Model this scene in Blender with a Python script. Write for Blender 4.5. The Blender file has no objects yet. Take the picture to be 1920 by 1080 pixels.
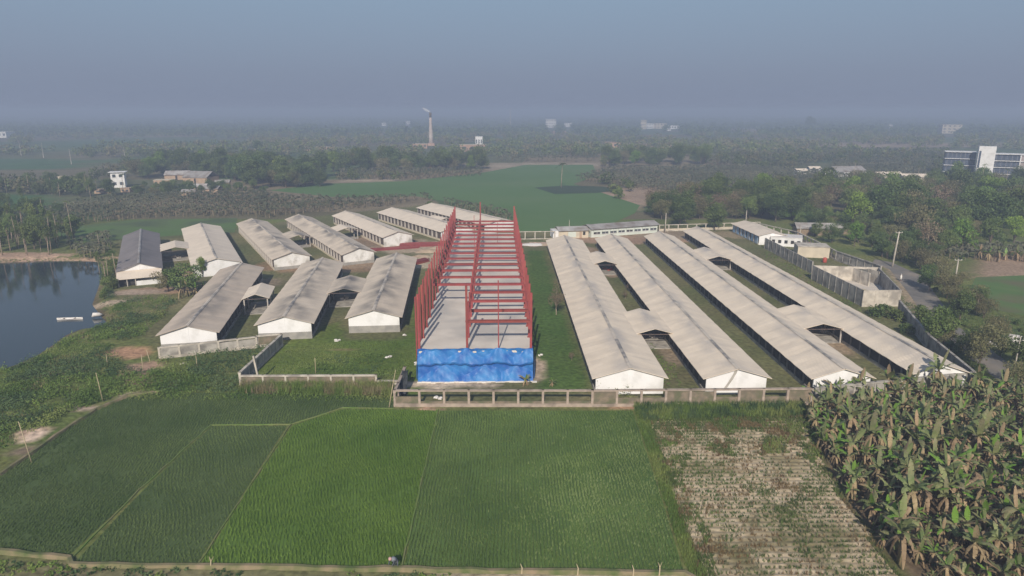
import bpy, math, random
import numpy as np
from mathutils import Vector, Matrix
R = math.radians
SC = bpy.context.scene
COL = SC.collection
# ------------------------------------------------------------------ camera, sky, sun, exposure
CAMH, PITCH, FPX = 40.0, R(14.5), 1280.0
cam = bpy.data.cameras.new('camera'); cam.sensor_width = 36.0; cam.lens = 24.0
cam.clip_start = 0.5; cam.clip_end = 30000
camo = bpy.data.objects.new('camera', cam); COL.objects.link(camo)
camo.location = (0, 0, CAMH); camo.rotation_euler = (math.pi/2 - PITCH, 0, 0)
SC.camera = camo
SUN_EL, SUN_AZ = R(32), R(-6)          # light travels towards azimuth +6 deg east of +Y
W = bpy.data.worlds.new('World'); SC.world = W; W.use_nodes = True
nt = W.node_tree; nt.nodes.clear()
wo = nt.nodes.new('ShaderNodeOutputWorld'); bg = nt.nodes.new('ShaderNodeBackground')
sky = nt.nodes.new('ShaderNodeTexSky'); sky.sky_type = 'NISHITA'; sky.sun_disc = False
sky.sun_elevation = SUN_EL; sky.sun_rotation = R(180+6); sky.dust_density = 4.0; sky.air_density = 1.0; sky.altitude = 40
tc = nt.nodes.new('ShaderNodeTexCoord'); sx = nt.nodes.new('ShaderNodeSeparateXYZ')
rp = nt.nodes.new('ShaderNodeValToRGB'); mx = nt.nodes.new('ShaderNodeMix'); mx.data_type = 'RGBA'
nt.links.new(tc.outputs['Generated'], sx.inputs[0]); nt.links.new(sx.outputs['Z'], rp.inputs[0])
K = 10.0
cr = rp.color_ramp
cr.elements[0].position = 0.0; cr.elements[0].color = (0.238, 0.278, 0.385, 1)
cr.elements[1].position = 0.8; cr.elements[1].color = (0.110, 0.170, 0.290, 1)
e = cr.elements.new(0.05); e.color = (0.238, 0.290, 0.402, 1)
e = cr.elements.new(0.17); e.color = (0.262, 0.365, 0.492, 1)
e = cr.elements.new(0.30); e.color = (0.215, 0.300, 0.420, 1)
sc_ = nt.nodes.new('ShaderNodeVectorMath'); sc_.operation = 'SCALE'; sc_.inputs['Scale'].default_value = K
nt.links.new(rp.outputs[0], sc_.inputs[0])
mx.inputs['Factor'].default_value = 0.9
nt.links.new(sky.outputs[0], mx.inputs['A']); nt.links.new(sc_.outputs[0], mx.inputs['B'])
nt.links.new(mx.outputs['Result'], bg.inputs['Color']); bg.inputs['Strength'].default_value = 0.1
nt.links.new(bg.outputs[0], wo.inputs[0])
sl = bpy.data.lights.new('sun', 'SUN'); sl.energy = 4.9; sl.angle = R(0.6); sl.color = (1.0, 0.91, 0.78)
so = bpy.data.objects.new('sun', sl); COL.objects.link(so); so.location = (-60, -200, 200)
sdir = Vector((math.sin(R(6))*math.cos(SUN_EL), math.cos(R(6))*math.cos(SUN_EL), -math.sin(SUN_EL)))
so.rotation_euler = sdir.to_track_quat('-Z', 'Y').to_euler()
SC.view_settings.view_transform = 'Standard'; SC.view_settings.look = 'None'
SC.view_settings.exposure = 0.0; SC.view_settings.gamma = 1.0

# ------------------------------------------------------------------ helpers
def at(px, py, z=0.0):
    """photo pixel (1920x1080) -> point of the place at height z"""
    dx = (px-960)/FPX; dz = -(py-540)/FPX
    d = np.array([dx, math.cos(PITCH)+dz*math.sin(PITCH), -math.sin(PITCH)+dz*math.cos(PITCH)])
    t = (z-CAMH)/d[2]
    return Vector((d[0]*t, d[1]*t, z))
def atl(pts, z=0.0): return [at(x, y, z) for x, y in pts]
rng = np.random.default_rng(11)
random.seed(5)

def npmesh(name, V, F, mats, mi=None, smooth=False):
    """V (n,3), F (m,k) uniform faces"""
    V = np.asarray(V, dtype=np.float32).reshape(-1, 3); F = np.asarray(F, dtype=np.int32)
    m, k = F.shape
    me = bpy.data.meshes.new(name)
    me.vertices.add(len(V)); me.vertices.foreach_set('co', V.ravel())
    me.loops.add(m*k); me.loops.foreach_set('vertex_index', F.ravel())
    me.polygons.add(m); me.polygons.foreach_set('loop_start', np.arange(0, m*k, k, dtype=np.int32))
    me.polygons.foreach_set('loop_total', np.full(m, k, dtype=np.int32))
    for x in (mats if isinstance(mats, (list, tuple)) else [mats]): me.materials.append(x)
    if mi is not None: me.polygons.foreach_set('material_index', np.asarray(mi, dtype=np.int32))
    if smooth: me.polygons.foreach_set('use_smooth', np.ones(m, dtype=bool))
    me.update(calc_edges=True)
    return me

class MB:
    def __init__(s): s.v = []; s.f = []; s.mi = []; s.cur = 0
    def add(s, vs, fs):
        n = len(s.v); s.v += [tuple(p) for p in vs]
        for f in fs: s.f.append(tuple(n+i for i in f)); s.mi.append(s.cur)
    def box(s, c, size, rz=0.0, top=1.0):
        hx, hy, hz = size[0]/2, size[1]/2, size[2]/2; cs, sn = math.cos(rz), math.sin(rz)
        vs = []
        for z, k in ((-hz, 1.0), (hz, top)):
            for x, y in ((-hx, -hy), (hx, -hy), (hx, hy), (-hx, hy)):
                x *= k; y *= k
                vs.append((c[0]+x*cs-y*sn, c[1]+x*sn+y*cs, c[2]+z))
        s.add(vs, [(3, 2, 1, 0), (4, 5, 6, 7), (0, 1, 5, 4), (1, 2, 6, 5), (2, 3, 7, 6), (3, 0, 4, 7)])
        return s
    def bar(s, a, b, w, h=None):
        """box beam from a to b"""
        a = Vector(a); b = Vector(b); h = h or w; d = (b-a)
        q = d.normalized()
        up = Vector((0, 0, 1)) if abs(q.z) < .95 else Vector((0, 1, 0))
        x = q.cross(up).normalized(); y = x.cross(q).normalized()
        vs = []
        for p in (a, b):
            for i, j in ((-1, -1), (1, -1), (1, 1), (-1, 1)): vs.append(p + x*(i*w/2) + y*(j*h/2))
        s.add(vs, [(0, 1, 2, 3), (7, 6, 5, 4), (4, 5, 1, 0), (5, 6, 2, 1), (6, 7, 3, 2), (7, 4, 0, 3)])
        return s
    def tube(s, pts, rads, n=7, cap=True):
        rings = []; pts = [Vector(p) for p in pts]
        for i, p in enumerate(pts):
            d = (pts[min(i+1, len(pts)-1)] - pts[max(i-1, 0)]).normalized()
            up = Vector((0, 0, 1)) if abs(d.z) < .9 else Vector((1, 0, 0))
            x = d.cross(up).normalized(); y = x.cross(d).normalized()
            rings.append([p + (x*math.cos(2*math.pi*k/n) + y*math.sin(2*math.pi*k/n))*rads[i] for k in range(n)])
        vs = [v for r in rings for v in r]; fs = []
        for i in range(len(pts)-1):
            for k in range(n):
                fs.append((i*n+k, i*n+(k+1) % n, (i+1)*n+(k+1) % n, (i+1)*n+k))
        if cap: fs.append(tuple(range(n))[::-1]); fs.append(tuple((len(pts)-1)*n+k for k in range(n)))
        s.add(vs, fs); return s
    def poly(s, pts): s.add(pts, [tuple(range(len(pts)))]); return s
    def prism(s, outline, z0, z1):
        n = len(outline)
        vs = [(p[0], p[1], z0) for p in outline] + [(p[0], p[1], z1) for p in outline]
        fs = [tuple(range(n))[::-1], tuple(range(n, 2*n))] + [(i, (i+1) % n, n+(i+1) % n, n+i) for i in range(n)]
        s.add(vs, fs); return s
    def mesh(s, name, mats, smooth=False):
        me = bpy.data.meshes.new(name); me.from_pydata(s.v, [], s.f)
        for x in (mats if isinstance(mats, (list, tuple)) else [mats]): me.materials.append(x)
        if max(s.mi or [0]) > 0: me.polygons.foreach_set('material_index', s.mi)
        if smooth: me.polygons.foreach_set('use_smooth', [True]*len(s.f))
        me.update(); return me
    def build(s, name, mats, parent=None, smooth=False): return link(name, s.mesh(name, mats, smooth), parent)

def link(name, me, parent=None, loc=None, rz=None):
    o = bpy.data.objects.new(name, me); COL.objects.link(o)
    if parent: o.parent = parent
    if loc is not None: o.location = loc
    if rz is not None: o.rotation_euler = (0, 0, rz)
    return o
def tag(o, label=None, cat=None, group=None, kind=None):
    if label: o['label'] = label
    if cat: o['category'] = cat
    if group: o['group'] = group
    if kind: o['kind'] = kind
    return o
def empty(name, loc, rz=0.0, label=None, cat=None, group=None):
    o = bpy.data.objects.new(name, None); COL.objects.link(o); o.empty_display_size = .5
    o.location = loc; o.rotation_euler = (0, 0, rz)
    return tag(o, label, cat, group)
def copy_tree(o, loc=None, rz=None, s=None, label=None, group=None, parent=None):
    c = o.copy(); COL.objects.link(c)
    if parent: c.parent = parent
    if loc is not None: c.location = loc
    if rz is not None: c.rotation_euler = (0, 0, rz)
    if s is not None: c.scale = s
    if label: c['label'] = label
    if group: c['group'] = group
    for ch in KIDS.get(o.name, []):
        d = ch.copy(); COL.objects.link(d); d.parent = c
    return c
KIDS = {}
def reg(root, kids): KIDS[root.name] = kids; return root

# ------------------------------------------------------------------ materials
def mat(name, c1, c2=None, scale=1.0, rough=.8, bump=0.0, bscale=None, detail=5, lo=.35, hi=.65, spec=.3,
        c3=None, scale3=.1, stretch=(1, 1, 1), coord='Object', rnd=0.0, metallic=0.0, transl=0.0):
    m = bpy.data.materials.new(name); m.use_nodes = True
    t = m.node_tree; b = t.nodes['Principled BSDF']; N = t.nodes.new; L = t.links.new
    b.inputs['Roughness'].default_value = rough; b.inputs['Specular IOR Level'].default_value = spec
    b.inputs['Metallic'].default_value = metallic
    tcn = N('ShaderNodeTexCoord'); mp = N('ShaderNodeMapping'); mp.inputs['Scale'].default_value = stretch
    L(tcn.outputs[coord], mp.inputs[0])
    cur = None
    if c2 is None: b.inputs['Base Color'].default_value = (*c1, 1)
    else:
        n = N('ShaderNodeTexNoise'); n.inputs['Scale'].default_value = scale; n.inputs['Detail'].default_value = detail
        L(mp.outputs[0], n.inputs['Vector'])
        mr = N('ShaderNodeMapRange'); mr.inputs[1].default_value = lo; mr.inputs[2].default_value = hi
        L(n.outputs['Fac'], mr.inputs[0])
        mxn = N('ShaderNodeMix'); mxn.data_type = 'RGBA'
        mxn.inputs['A'].default_value = (*c1, 1); mxn.inputs['B'].default_value = (*c2, 1)
        L(mr.outputs[0], mxn.inputs['Factor']); cur = mxn.outputs['Result']
        if c3 is not None:
            n3 = N('ShaderNodeTexNoise'); n3.inputs['Scale'].default_value = scale3; n3.inputs['Detail'].default_value = 4
            L(mp.outputs[0], n3.inputs['Vector'])
            r3 = N('ShaderNodeMapRange'); r3.inputs[1].default_value = .48; r3.inputs[2].default_value = .66
            L(n3.outputs['Fac'], r3.inputs[0])
            m3 = N('ShaderNodeMix'); m3.data_type = 'RGBA'; L(cur, m3.inputs['A']); m3.inputs['B'].default_value = (*c3, 1)
            L(r3.outputs[0], m3.inputs['Factor']); cur = m3.outputs['Result']
        if rnd > 0:
            oi = N('ShaderNodeObjectInfo'); hs = N('ShaderNodeHueSaturation')
            ma = N('ShaderNodeMapRange'); ma.inputs[3].default_value = 1-rnd; ma.inputs[4].default_value = 1+rnd
            L(oi.outputs['Random'], ma.inputs[0]); L(ma.outputs[0], hs.inputs['Value'])
            ma2 = N('ShaderNodeMapRange'); ma2.inputs[3].default_value = .5-rnd*.06; ma2.inputs[4].default_value = .5+rnd*.06
            w = N('ShaderNodeMath'); w.operation = 'MULTIPLY'; w.inputs[1].default_value = 7.31
            fr = N('ShaderNodeMath'); fr.operation = 'FRACT'
            L(oi.outputs['Random'], w.inputs[0]); L(w.outputs[0], fr.inputs[0]); L(fr.outputs[0], ma2.inputs[0])
            L(ma2.outputs[0], hs.inputs['Hue']); L(cur, hs.inputs['Color']); cur = hs.outputs[0]
        L(cur, b.inputs['Base Color'])
    if bump > 0:
        nb = N('ShaderNodeTexNoise'); nb.inputs['Scale'].default_value = bscale or scale; nb.inputs['Detail'].default_value = 6
        L(mp.outputs[0], nb.inputs['Vector']); bp = N('ShaderNodeBump'); bp.inputs['Strength'].default_value = 1.0
        bp.inputs['Distance'].default_value = bump; L(nb.outputs['Fac'], bp.inputs['Height']); L(bp.outputs[0], b.inputs['Normal'])
    if transl > 0:
        tr = N('ShaderNodeBsdfTranslucent'); ms = N('ShaderNodeMixShader'); ms.inputs[0].default_value = transl
        if cur is not None: L(cur, tr.inputs[0])
        else: tr.inputs[0].default_value = (*c1, 1)
        out = t.nodes['Material Output']; L(b.outputs[0], ms.inputs[1]); L(tr.outputs[0], ms.inputs[2]); L(ms.outputs[0], out.inputs[0])
    return m

def roof_mat(name, base, dark, stain=0.5, ridge=1.6):
    """weathered cement sheet: mottled, streaks down the slope, dark mould patches near the ridge line (local x = 0)"""
    m = bpy.data.materials.new(name); m.use_nodes = True
    t = m.node_tree; b = t.nodes['Principled BSDF']; N = t.nodes.new; L = t.links.new
    b.inputs['Roughness'].default_value = .75; b.inputs['Specular IOR Level'].default_value = .25
    tcn = N('ShaderNodeTexCoord'); oi = N('ShaderNodeObjectInfo')
    av = N('ShaderNodeVectorMath'); av.operation = 'ADD'; sv = N('ShaderNodeVectorMath'); sv.operation = 'SCALE'
    cb = N('ShaderNodeCombineXYZ'); cb.inputs[0].default_value = 0; cb.inputs[1].default_value = 1; cb.inputs[2].default_value = 3
    L(cb.outputs[0], sv.inputs[0]); k = N('ShaderNodeMath'); k.operation = 'MULTIPLY'; k.inputs[1].default_value = 90
    L(oi.outputs['Random'], k.inputs[0]); L(k.outputs[0], sv.inputs['Scale'])
    L(tcn.outputs['Object'], av.inputs[0]); L(sv.outputs[0], av.inputs[1])
    def noise(scale, st, lo, hi, detail=5):
        mp = N('ShaderNodeMapping'); mp.inputs['Scale'].default_value = st; L(av.outputs[0], mp.inputs[0])
        n = N('ShaderNodeTexNoise'); n.inputs['Scale'].default_value = scale; n.inputs['Detail'].default_value = detail
        L(mp.outputs[0], n.inputs[0]); r = N('ShaderNodeMapRange'); r.inputs[1].default_value = lo; r.inputs[2].default_value = hi
        L(n.outputs['Fac'], r.inputs[0]); return r.outputs[0]
    a = noise(.35, (1, 1, 1), .3, .7); s_ = noise(.8, (.25, 2.2, .25), .35, .75); p = noise(.22, (1.1, .8, 1), .40, .66)
    x1 = N('ShaderNodeMix'); x1.data_type = 'RGBA'; x1.inputs['A'].default_value = (*base, 1)
    x1.inputs['B'].default_value = tuple(c*.86 for c in base)+(1,); L(a, x1.inputs['Factor'])
    x2 = N('ShaderNodeMix'); x2.data_type = 'RGBA'; L(x1.outputs['Result'], x2.inputs['A'])
    x2.inputs['B'].default_value = tuple(base[i]*.6+dark[i]*.4 for i in range(3))+(1,)
    f2 = N('ShaderNodeMath'); f2.operation = 'MULTIPLY'; f2.inputs[1].default_value = .35; L(s_, f2.inputs[0]); L(f2.outputs[0], x2.inputs['Factor'])
    sp = N('ShaderNodeSeparateXYZ'); L(tcn.outputs['Object'], sp.inputs[0]); ab = N('ShaderNodeMath'); ab.operation = 'ABSOLUTE'; L(sp.outputs[0], ab.inputs[0])
    rr = N('ShaderNodeMapRange'); rr.inputs[1].default_value = ridge*1.8; rr.inputs[2].default_value = 0.1; L(ab.outputs[0], rr.inputs[0])
    f3 = N('ShaderNodeMath'); f3.operation = 'MULTIPLY'; L(rr.outputs[0], f3.inputs[0]); L(p, f3.inputs[1])
    f4 = N('ShaderNodeMath'); f4.operation = 'MULTIPLY'; L(f3.outputs[0], f4.inputs[0]); f4.inputs[1].default_value = stain
    x3 = N('ShaderNodeMix'); x3.data_type = 'RGBA'; L(x2.outputs['Result'], x3.inputs['A']); x3.inputs['B'].default_value = (*dark, 1)
    L(f4.outputs[0], x3.inputs['Factor'])
    # sheet joints every 1.05 m along the shed
    wv = N('ShaderNodeTexWave'); wv.bands_direction = 'Y'; wv.inputs['Scale'].default_value = .9; wv.inputs['Distortion'].default_value = .15
    L(tcn.outputs['Object'], wv.inputs[0]); wr = N('ShaderNodeMapRange'); wr.inputs[1].default_value = .93; wr.inputs[2].default_value = 1.0
    wr.inputs[4].default_value = .12; L(wv.outputs['Fac'], wr.inputs[0])
    x4 = N('ShaderNodeMix'); x4.data_type = 'RGBA'; L(x3.outputs['Result'], x4.inputs['A']); x4.inputs['B'].default_value = tuple(c*.45 for c in base)+(1,)
    L(wr.outputs[0], x4.inputs['Factor']); L(x4.outputs['Result'], b.inputs['Base Color'])
    bp = N('ShaderNodeBump'); bp.inputs['Distance'].default_value = .03; L(wv.outputs['Fac'], bp.inputs['Height']); L(bp.outputs[0], b.inputs['Normal'])
    return m

M = {}
M['roof_cream'] = roof_mat('roof_cream', (.82, .70, .56), (.30, .30, .32), .75, 1.5)
M['roof_grey'] = roof_mat('roof_grey', (.60, .50, .405), (.15, .145, .145), .95, 2.2)
M['roof_tan'] = roof_mat('roof_tan', (.70, .595, .48), (.13, .125, .125), 1.0, 2.8)
M['roof_pale'] = roof_mat('roof_pale', (.79, .68, .56), (.3, .28, .26), .3, 1.5)
M['roof_dark'] = roof_mat('roof_dark', (.25, .225, .225), (.11, .105, .11), .6, 3.0)
M['ridge'] = mat('ridge_cap', (.56, .50, .43), (.22, .21, .21), .35, .8, lo=.42, hi=.62)
M['white'] = mat('white_wall', (.80, .79, .80), (.74, .73, .73), .5, .7, c3=(.62, .61, .60), scale3=.35)
M['whites'] = mat('stained_white_wall', (.80, .79, .78), (.62, .60, .56), .6, .7, c3=(.38, .36, .33), scale3=.45)
M['plinth'] = mat('grey_render', (.36, .34, .31), (.26, .25, .235), .8, .85, bump=.02)
M['conc'] = mat('concrete', (.44, .41, .37), (.30, .28, .25), .9, .88, bump=.02, c3=(.19, .175, .16), scale3=.5)
M['concl'] = mat('pale_concrete', (.56, .51, .44), (.40, .36, .31), .8, .88, c3=(.30, .27, .235), scale3=.4)
M['pink_conc'] = mat('fence_concrete', (.42, .34, .28), (.32, .26, .22), 1.3, .9, c3=(.22, .18, .15), scale3=.6)
M['slab'] = mat('slab_concrete', (.66, .60, .53), (.58, .52, .455), .25, .8, c3=(.47, .44, .405), scale3=.12)
M['panel'] = mat('brick_panel', (.24, .19, .14), (.15, .13, .095), 1.2, .9, c3=(.12, .125, .07), scale3=.7)
M['netd'] = mat('dark_net', (.030, .028, .027), (.055, .05, .045), 1.5, .9)
M['netb'] = mat('brown_net', (.13, .10, .085), (.075, .06, .052), .8, .9)
M['pillar'] = mat('pillar_white', (.52, .48, .44), (.40, .36, .33), 1.0, .8)
M['pillard'] = mat('pillar_grey', (.22, .20, .19), (.15, .14, .135), 1.0, .85)
M['steel'] = mat('red_oxide_steel', (.31, .062, .058), (.24, .052, .05), .8, .55, spec=.4, rnd=.12)
M['darksteel'] = mat('dark_steel', (.09, .07, .065), (.14, .1, .09), 2, .6)
M['wood'] = mat('wood', (.30, .22, .15), (.18, .14, .1), 3, .9)
M['bamboo'] = mat('bamboo', (.50, .42, .28), (.36, .29, .19), 3, .8)
M['trunk'] = mat('bark', (.16, .125, .095), (.09, .07, .055), 2, .95)
M['trunkp'] = mat('pale_bark', (.36, .29, .22), (.24, .19, .145), 2, .95)
M['blue'] = None
M['bluewall'] = mat('blue_wall', (.24, .40, .62), (.30, .47, .66), .5, .8, c3=(.45, .5, .55), scale3=.4)
M['aqua'] = mat('pale_aqua_wall', (.62, .66, .61), (.55, .60, .55), .5, .8)
M['glass'] = mat('window_glass', (.05, .06, .07), (.09, .10, .11), .5, .2, spec=.5)
M['bwin'] = mat('blue_window', (.045, .06, .095), (.08, .10, .15), .3, .45, spec=.3)
M['brick'] = mat('orange_brick', (.44, .29, .21), (.36, .24, .18), .3, .9)
M['tin'] = mat('tin_roof', (.42, .40, .38), (.30, .28, .27), .4, .5, c3=(.24, .2, .17), scale3=.3, rnd=.15)
M['cream'] = mat('cream_wall', (.62, .54, .42), (.50, .44, .35), .5, .85)
M['adobe'] = mat('adobe', (.46, .33, .23), (.36, .26, .19), .5, .9)
M['road'] = mat('asphalt', (.20, .185, .17), (.15, .14, .13), .4, .9, c3=(.28, .24, .2), scale3=.2)
M['black'] = mat('black_plastic', (.02, .022, .025), (.04, .045, .05), 3, .45, spec=.5)
M['sack'] = mat('white_sack', (.76, .73, .70), (.64, .60, .57), 2, .7, rnd=.1)
M['redp'] = mat('red_plastic', (.45, .09, .06), (.35, .07, .05), 2, .5)
M['soil'] = mat('bare_soil', (.46, .36, .26), (.34, .26, .19), .6, .95, bump=.05)
M['straw'] = mat('straw', (.52, .45, .31), (.38, .32, .22), 2.5, .95, bump=.05)

def leafmat(name, a, b, scale, transl=.22, c3=None, rnd=.25):
    return mat(name, a, b, scale, .65, c3=c3, scale3=scale*.35, rnd=rnd, spec=.25, transl=transl, detail=3)
M['leaf_dark'] = leafmat('leaf_dark', (.05, .085, .026), (.14, .19, .06), .35)
M['leaf_mid'] = leafmat('leaf_mid', (.08, .125, .032), (.19, .24, .075), .35)
M['leaf_bright'] = leafmat('leaf_bright', (.11, .20, .03), (.23, .34, .06), .4)
M['leaf_olive'] = leafmat('leaf_olive', (.13, .13, .06), (.24, .22, .11), .4)
M['leaf_brown'] = leafmat('leaf_brown', (.16, .115, .075), (.25, .195, .13), .5)
M['ban_leaf'] = mat('banana_leaf', (.11, .15, .05), (.23, .25, .11), .9, .55, spec=.3, rnd=.25, transl=.15, c3=(.26, .22, .14), scale3=.6)
M['ban_new'] = mat('banana_new_leaf', (.16, .30, .04), (.22, .36, .07), .8, .45, spec=.4, transl=.3, rnd=.1)
M['ban_dead'] = mat('banana_dead_leaf', (.22, .155, .09), (.33, .25, .15), 2, .9, rnd=.15)
M['ban_stem'] = mat('banana_stem', (.20, .17, .09), (.30, .22, .13), 3, .8, c3=(.12, .13, .05), scale3=1.5)
M['weed'] = mat('weed_leaf', (.08, .145, .028), (.19, .27, .06), .12, .7, transl=.2, coord='Object', c3=(.24, .26, .09), scale3=.06)
M['weedd'] = mat('weed_leaf_dark', (.05, .095, .032), (.10, .155, .06), .15, .7, transl=.15)
M['ban_far'] = mat('far_banana_leaf', (.12, .135, .07), (.22, .21, .13), .05, .6, spec=.3, transl=.1, c3=(.085, .10, .05), scale3=.02)
M['ban_farb'] = mat('far_banana_stem', (.22, .18, .12), (.13, .11, .075), .2, .9)

# ------------------------------------------------------------------ value noise + polygons in numpy
_P = rng.random((256, 256))
def vnoise(x, y):
    xi = np.floor(x).astype(int); yi = np.floor(y).astype(int); fx = x-xi; fy = y-yi
    fx = fx*fx*(3-2*fx); fy = fy*fy*(3-2*fy)
    a = _P[xi & 255, yi & 255]; b = _P[(xi+1) & 255, yi & 255]; c = _P[xi & 255, (yi+1) & 255]; d = _P[(xi+1) & 255, (yi+1) & 255]
    return (a*(1-fx)+b*fx)*(1-fy) + (c*(1-fx)+d*fx)*fy
def fbm(x, y, o=4):
    s = 0; a = .5; t = 0
    for i in range(o): s = s + a*vnoise(x*2**i+17*i, y*2**i+31*i); t += a; a *= .55
    return s/t
def inpoly(X, Y, poly):
    ins = np.zeros(X.shape, bool); n = len(poly); j = n-1
    for i in range(n):
        xi, yi = poly[i][0], poly[i][1]; xj, yj = poly[j][0], poly[j][1]
        c = ((yi > Y) != (yj > Y)) & (X < (xj-xi)*(Y-yi)/((yj-yi) + 1e-12) + xi); ins ^= c; j = i
    return ins
def pdist(X, Y, poly):
    """distance to polygon outline"""
    best = np.full(X.shape, 1e9); n = len(poly)
    for i in range(n):
        ax, ay = poly[i][0], poly[i][1]; bx, by = poly[(i+1) % n][0], poly[(i+1) % n][1]
        dx, dy = bx-ax, by-ay; t = np.clip(((X-ax)*dx+(Y-ay)*dy)/(dx*dx+dy*dy+1e-9), 0, 1)
        best = np.minimum(best, np.hypot(X-ax-t*dx, Y-ay-t*dy))
    return best
def scatter(poly, spacing, jitter=.45, seed=1, rows=None):
    """jittered grid of points inside poly"""
    r = np.random.default_rng(seed)
    xs = [p[0] for p in poly]; ys = [p[1] for p in poly]
    X, Y = np.meshgrid(np.arange(min(xs), max(xs), spacing), np.arange(min(ys), max(ys), spacing))
    X = X.ravel() + r.uniform(-jitter, jitter, X.size)*spacing; Y = Y.ravel() + r.uniform(-jitter, jitter, Y.size)*spacing
    k = inpoly(X, Y, poly); return np.stack([X[k], Y[k]], 1)

# ------------------------------------------------------------------ layout polygons (ground positions)
WATER_Z = -1.1
POND = atl([(-520, 500), (-200, 488), (0, 494), (80, 490), (150, 490), (185, 492), (188, 515), (180, 540), (168, 572), (186, 596), (196, 606), (206, 612),
            (150, 616), (120, 628), (90, 650), (62, 668), (30, 682), (0, 692), (-250, 715), (-600, 760)], WATER_Z)
P1 = atl([(-60, 925), (0, 888), (60, 848), (120, 806), (180, 768), (240, 744), (300, 737), (500, 738), (738, 745), (738, 765), (640, 765), (545, 795),
          (395, 796), (262, 917), (130, 1042), (0, 1033), (-90, 1028)])
P2 = atl([(397, 799), (538, 799), (452, 932), (368, 1058), (250, 1058), (138, 1057), (268, 920)])
P3 = atl([(643, 768), (740, 768), (820, 770), (786, 915), (751, 1064), (560, 1062), (374, 1060), (456, 934), (548, 798)])
P4 = atl([(824, 770), (1000, 770), (1186, 770), (1236, 920), (1282, 1073), (1020, 1070), (757, 1066), (790, 915)])
P5 = atl([(1206, 764), (1400, 760), (1500, 758), (1530, 840), (1580, 930), (1700, 1095), (1500, 1100), (1318, 1100), (1262, 930)])
FARF = atl([(505, 357), (600, 345), (760, 340), (910, 323), (985, 309), (1112, 309), (1120, 330), (1075, 345), (1130, 362), (1200, 385), (1190, 400), (1150, 418),
            (1040, 434), (960, 434), (905, 402), (860, 382), (780, 368), (640, 371)])
FIELD_L = atl([(90, 437), (150, 424), (250, 412), (445, 409), (440, 436), (330, 442), (240, 448), (160, 455)])
COMPOUND = atl([(452, 703), (528, 640), (295, 668), (212, 545), (215, 440), (440, 430), (600, 405), (790, 385), (960, 432), (1240, 425), (1420, 420), (1655, 500), (1690, 570),
                (1826, 712), (1500, 760), (742, 765)])
LAWN = atl([(985, 470), (1020, 470), (1110, 735), (1000, 735), (1000, 712)])
ROAD = atl([(1640, 486), (1672, 492), (1730, 518), (1760, 560), (1800, 615), (1880, 672), (1960, 735), (2080, 800), (1960, 790), (1885, 722), (1840, 690), (1780, 640), (1728, 585), (1700, 545), (1668, 505), (1636, 492)])
FIELD_R = atl([(1830, 520), (1960, 515), (2150, 520), (2150, 620), (1960, 600), (1850, 578), (1815, 550)])
BANANA = atl([(1510, 752), (1640, 742), (1800, 735), (1990, 722), (2150, 780), (2140, 1100), (1720, 1100), (1660, 1035), (1595, 945), (1545, 860)])

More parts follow.
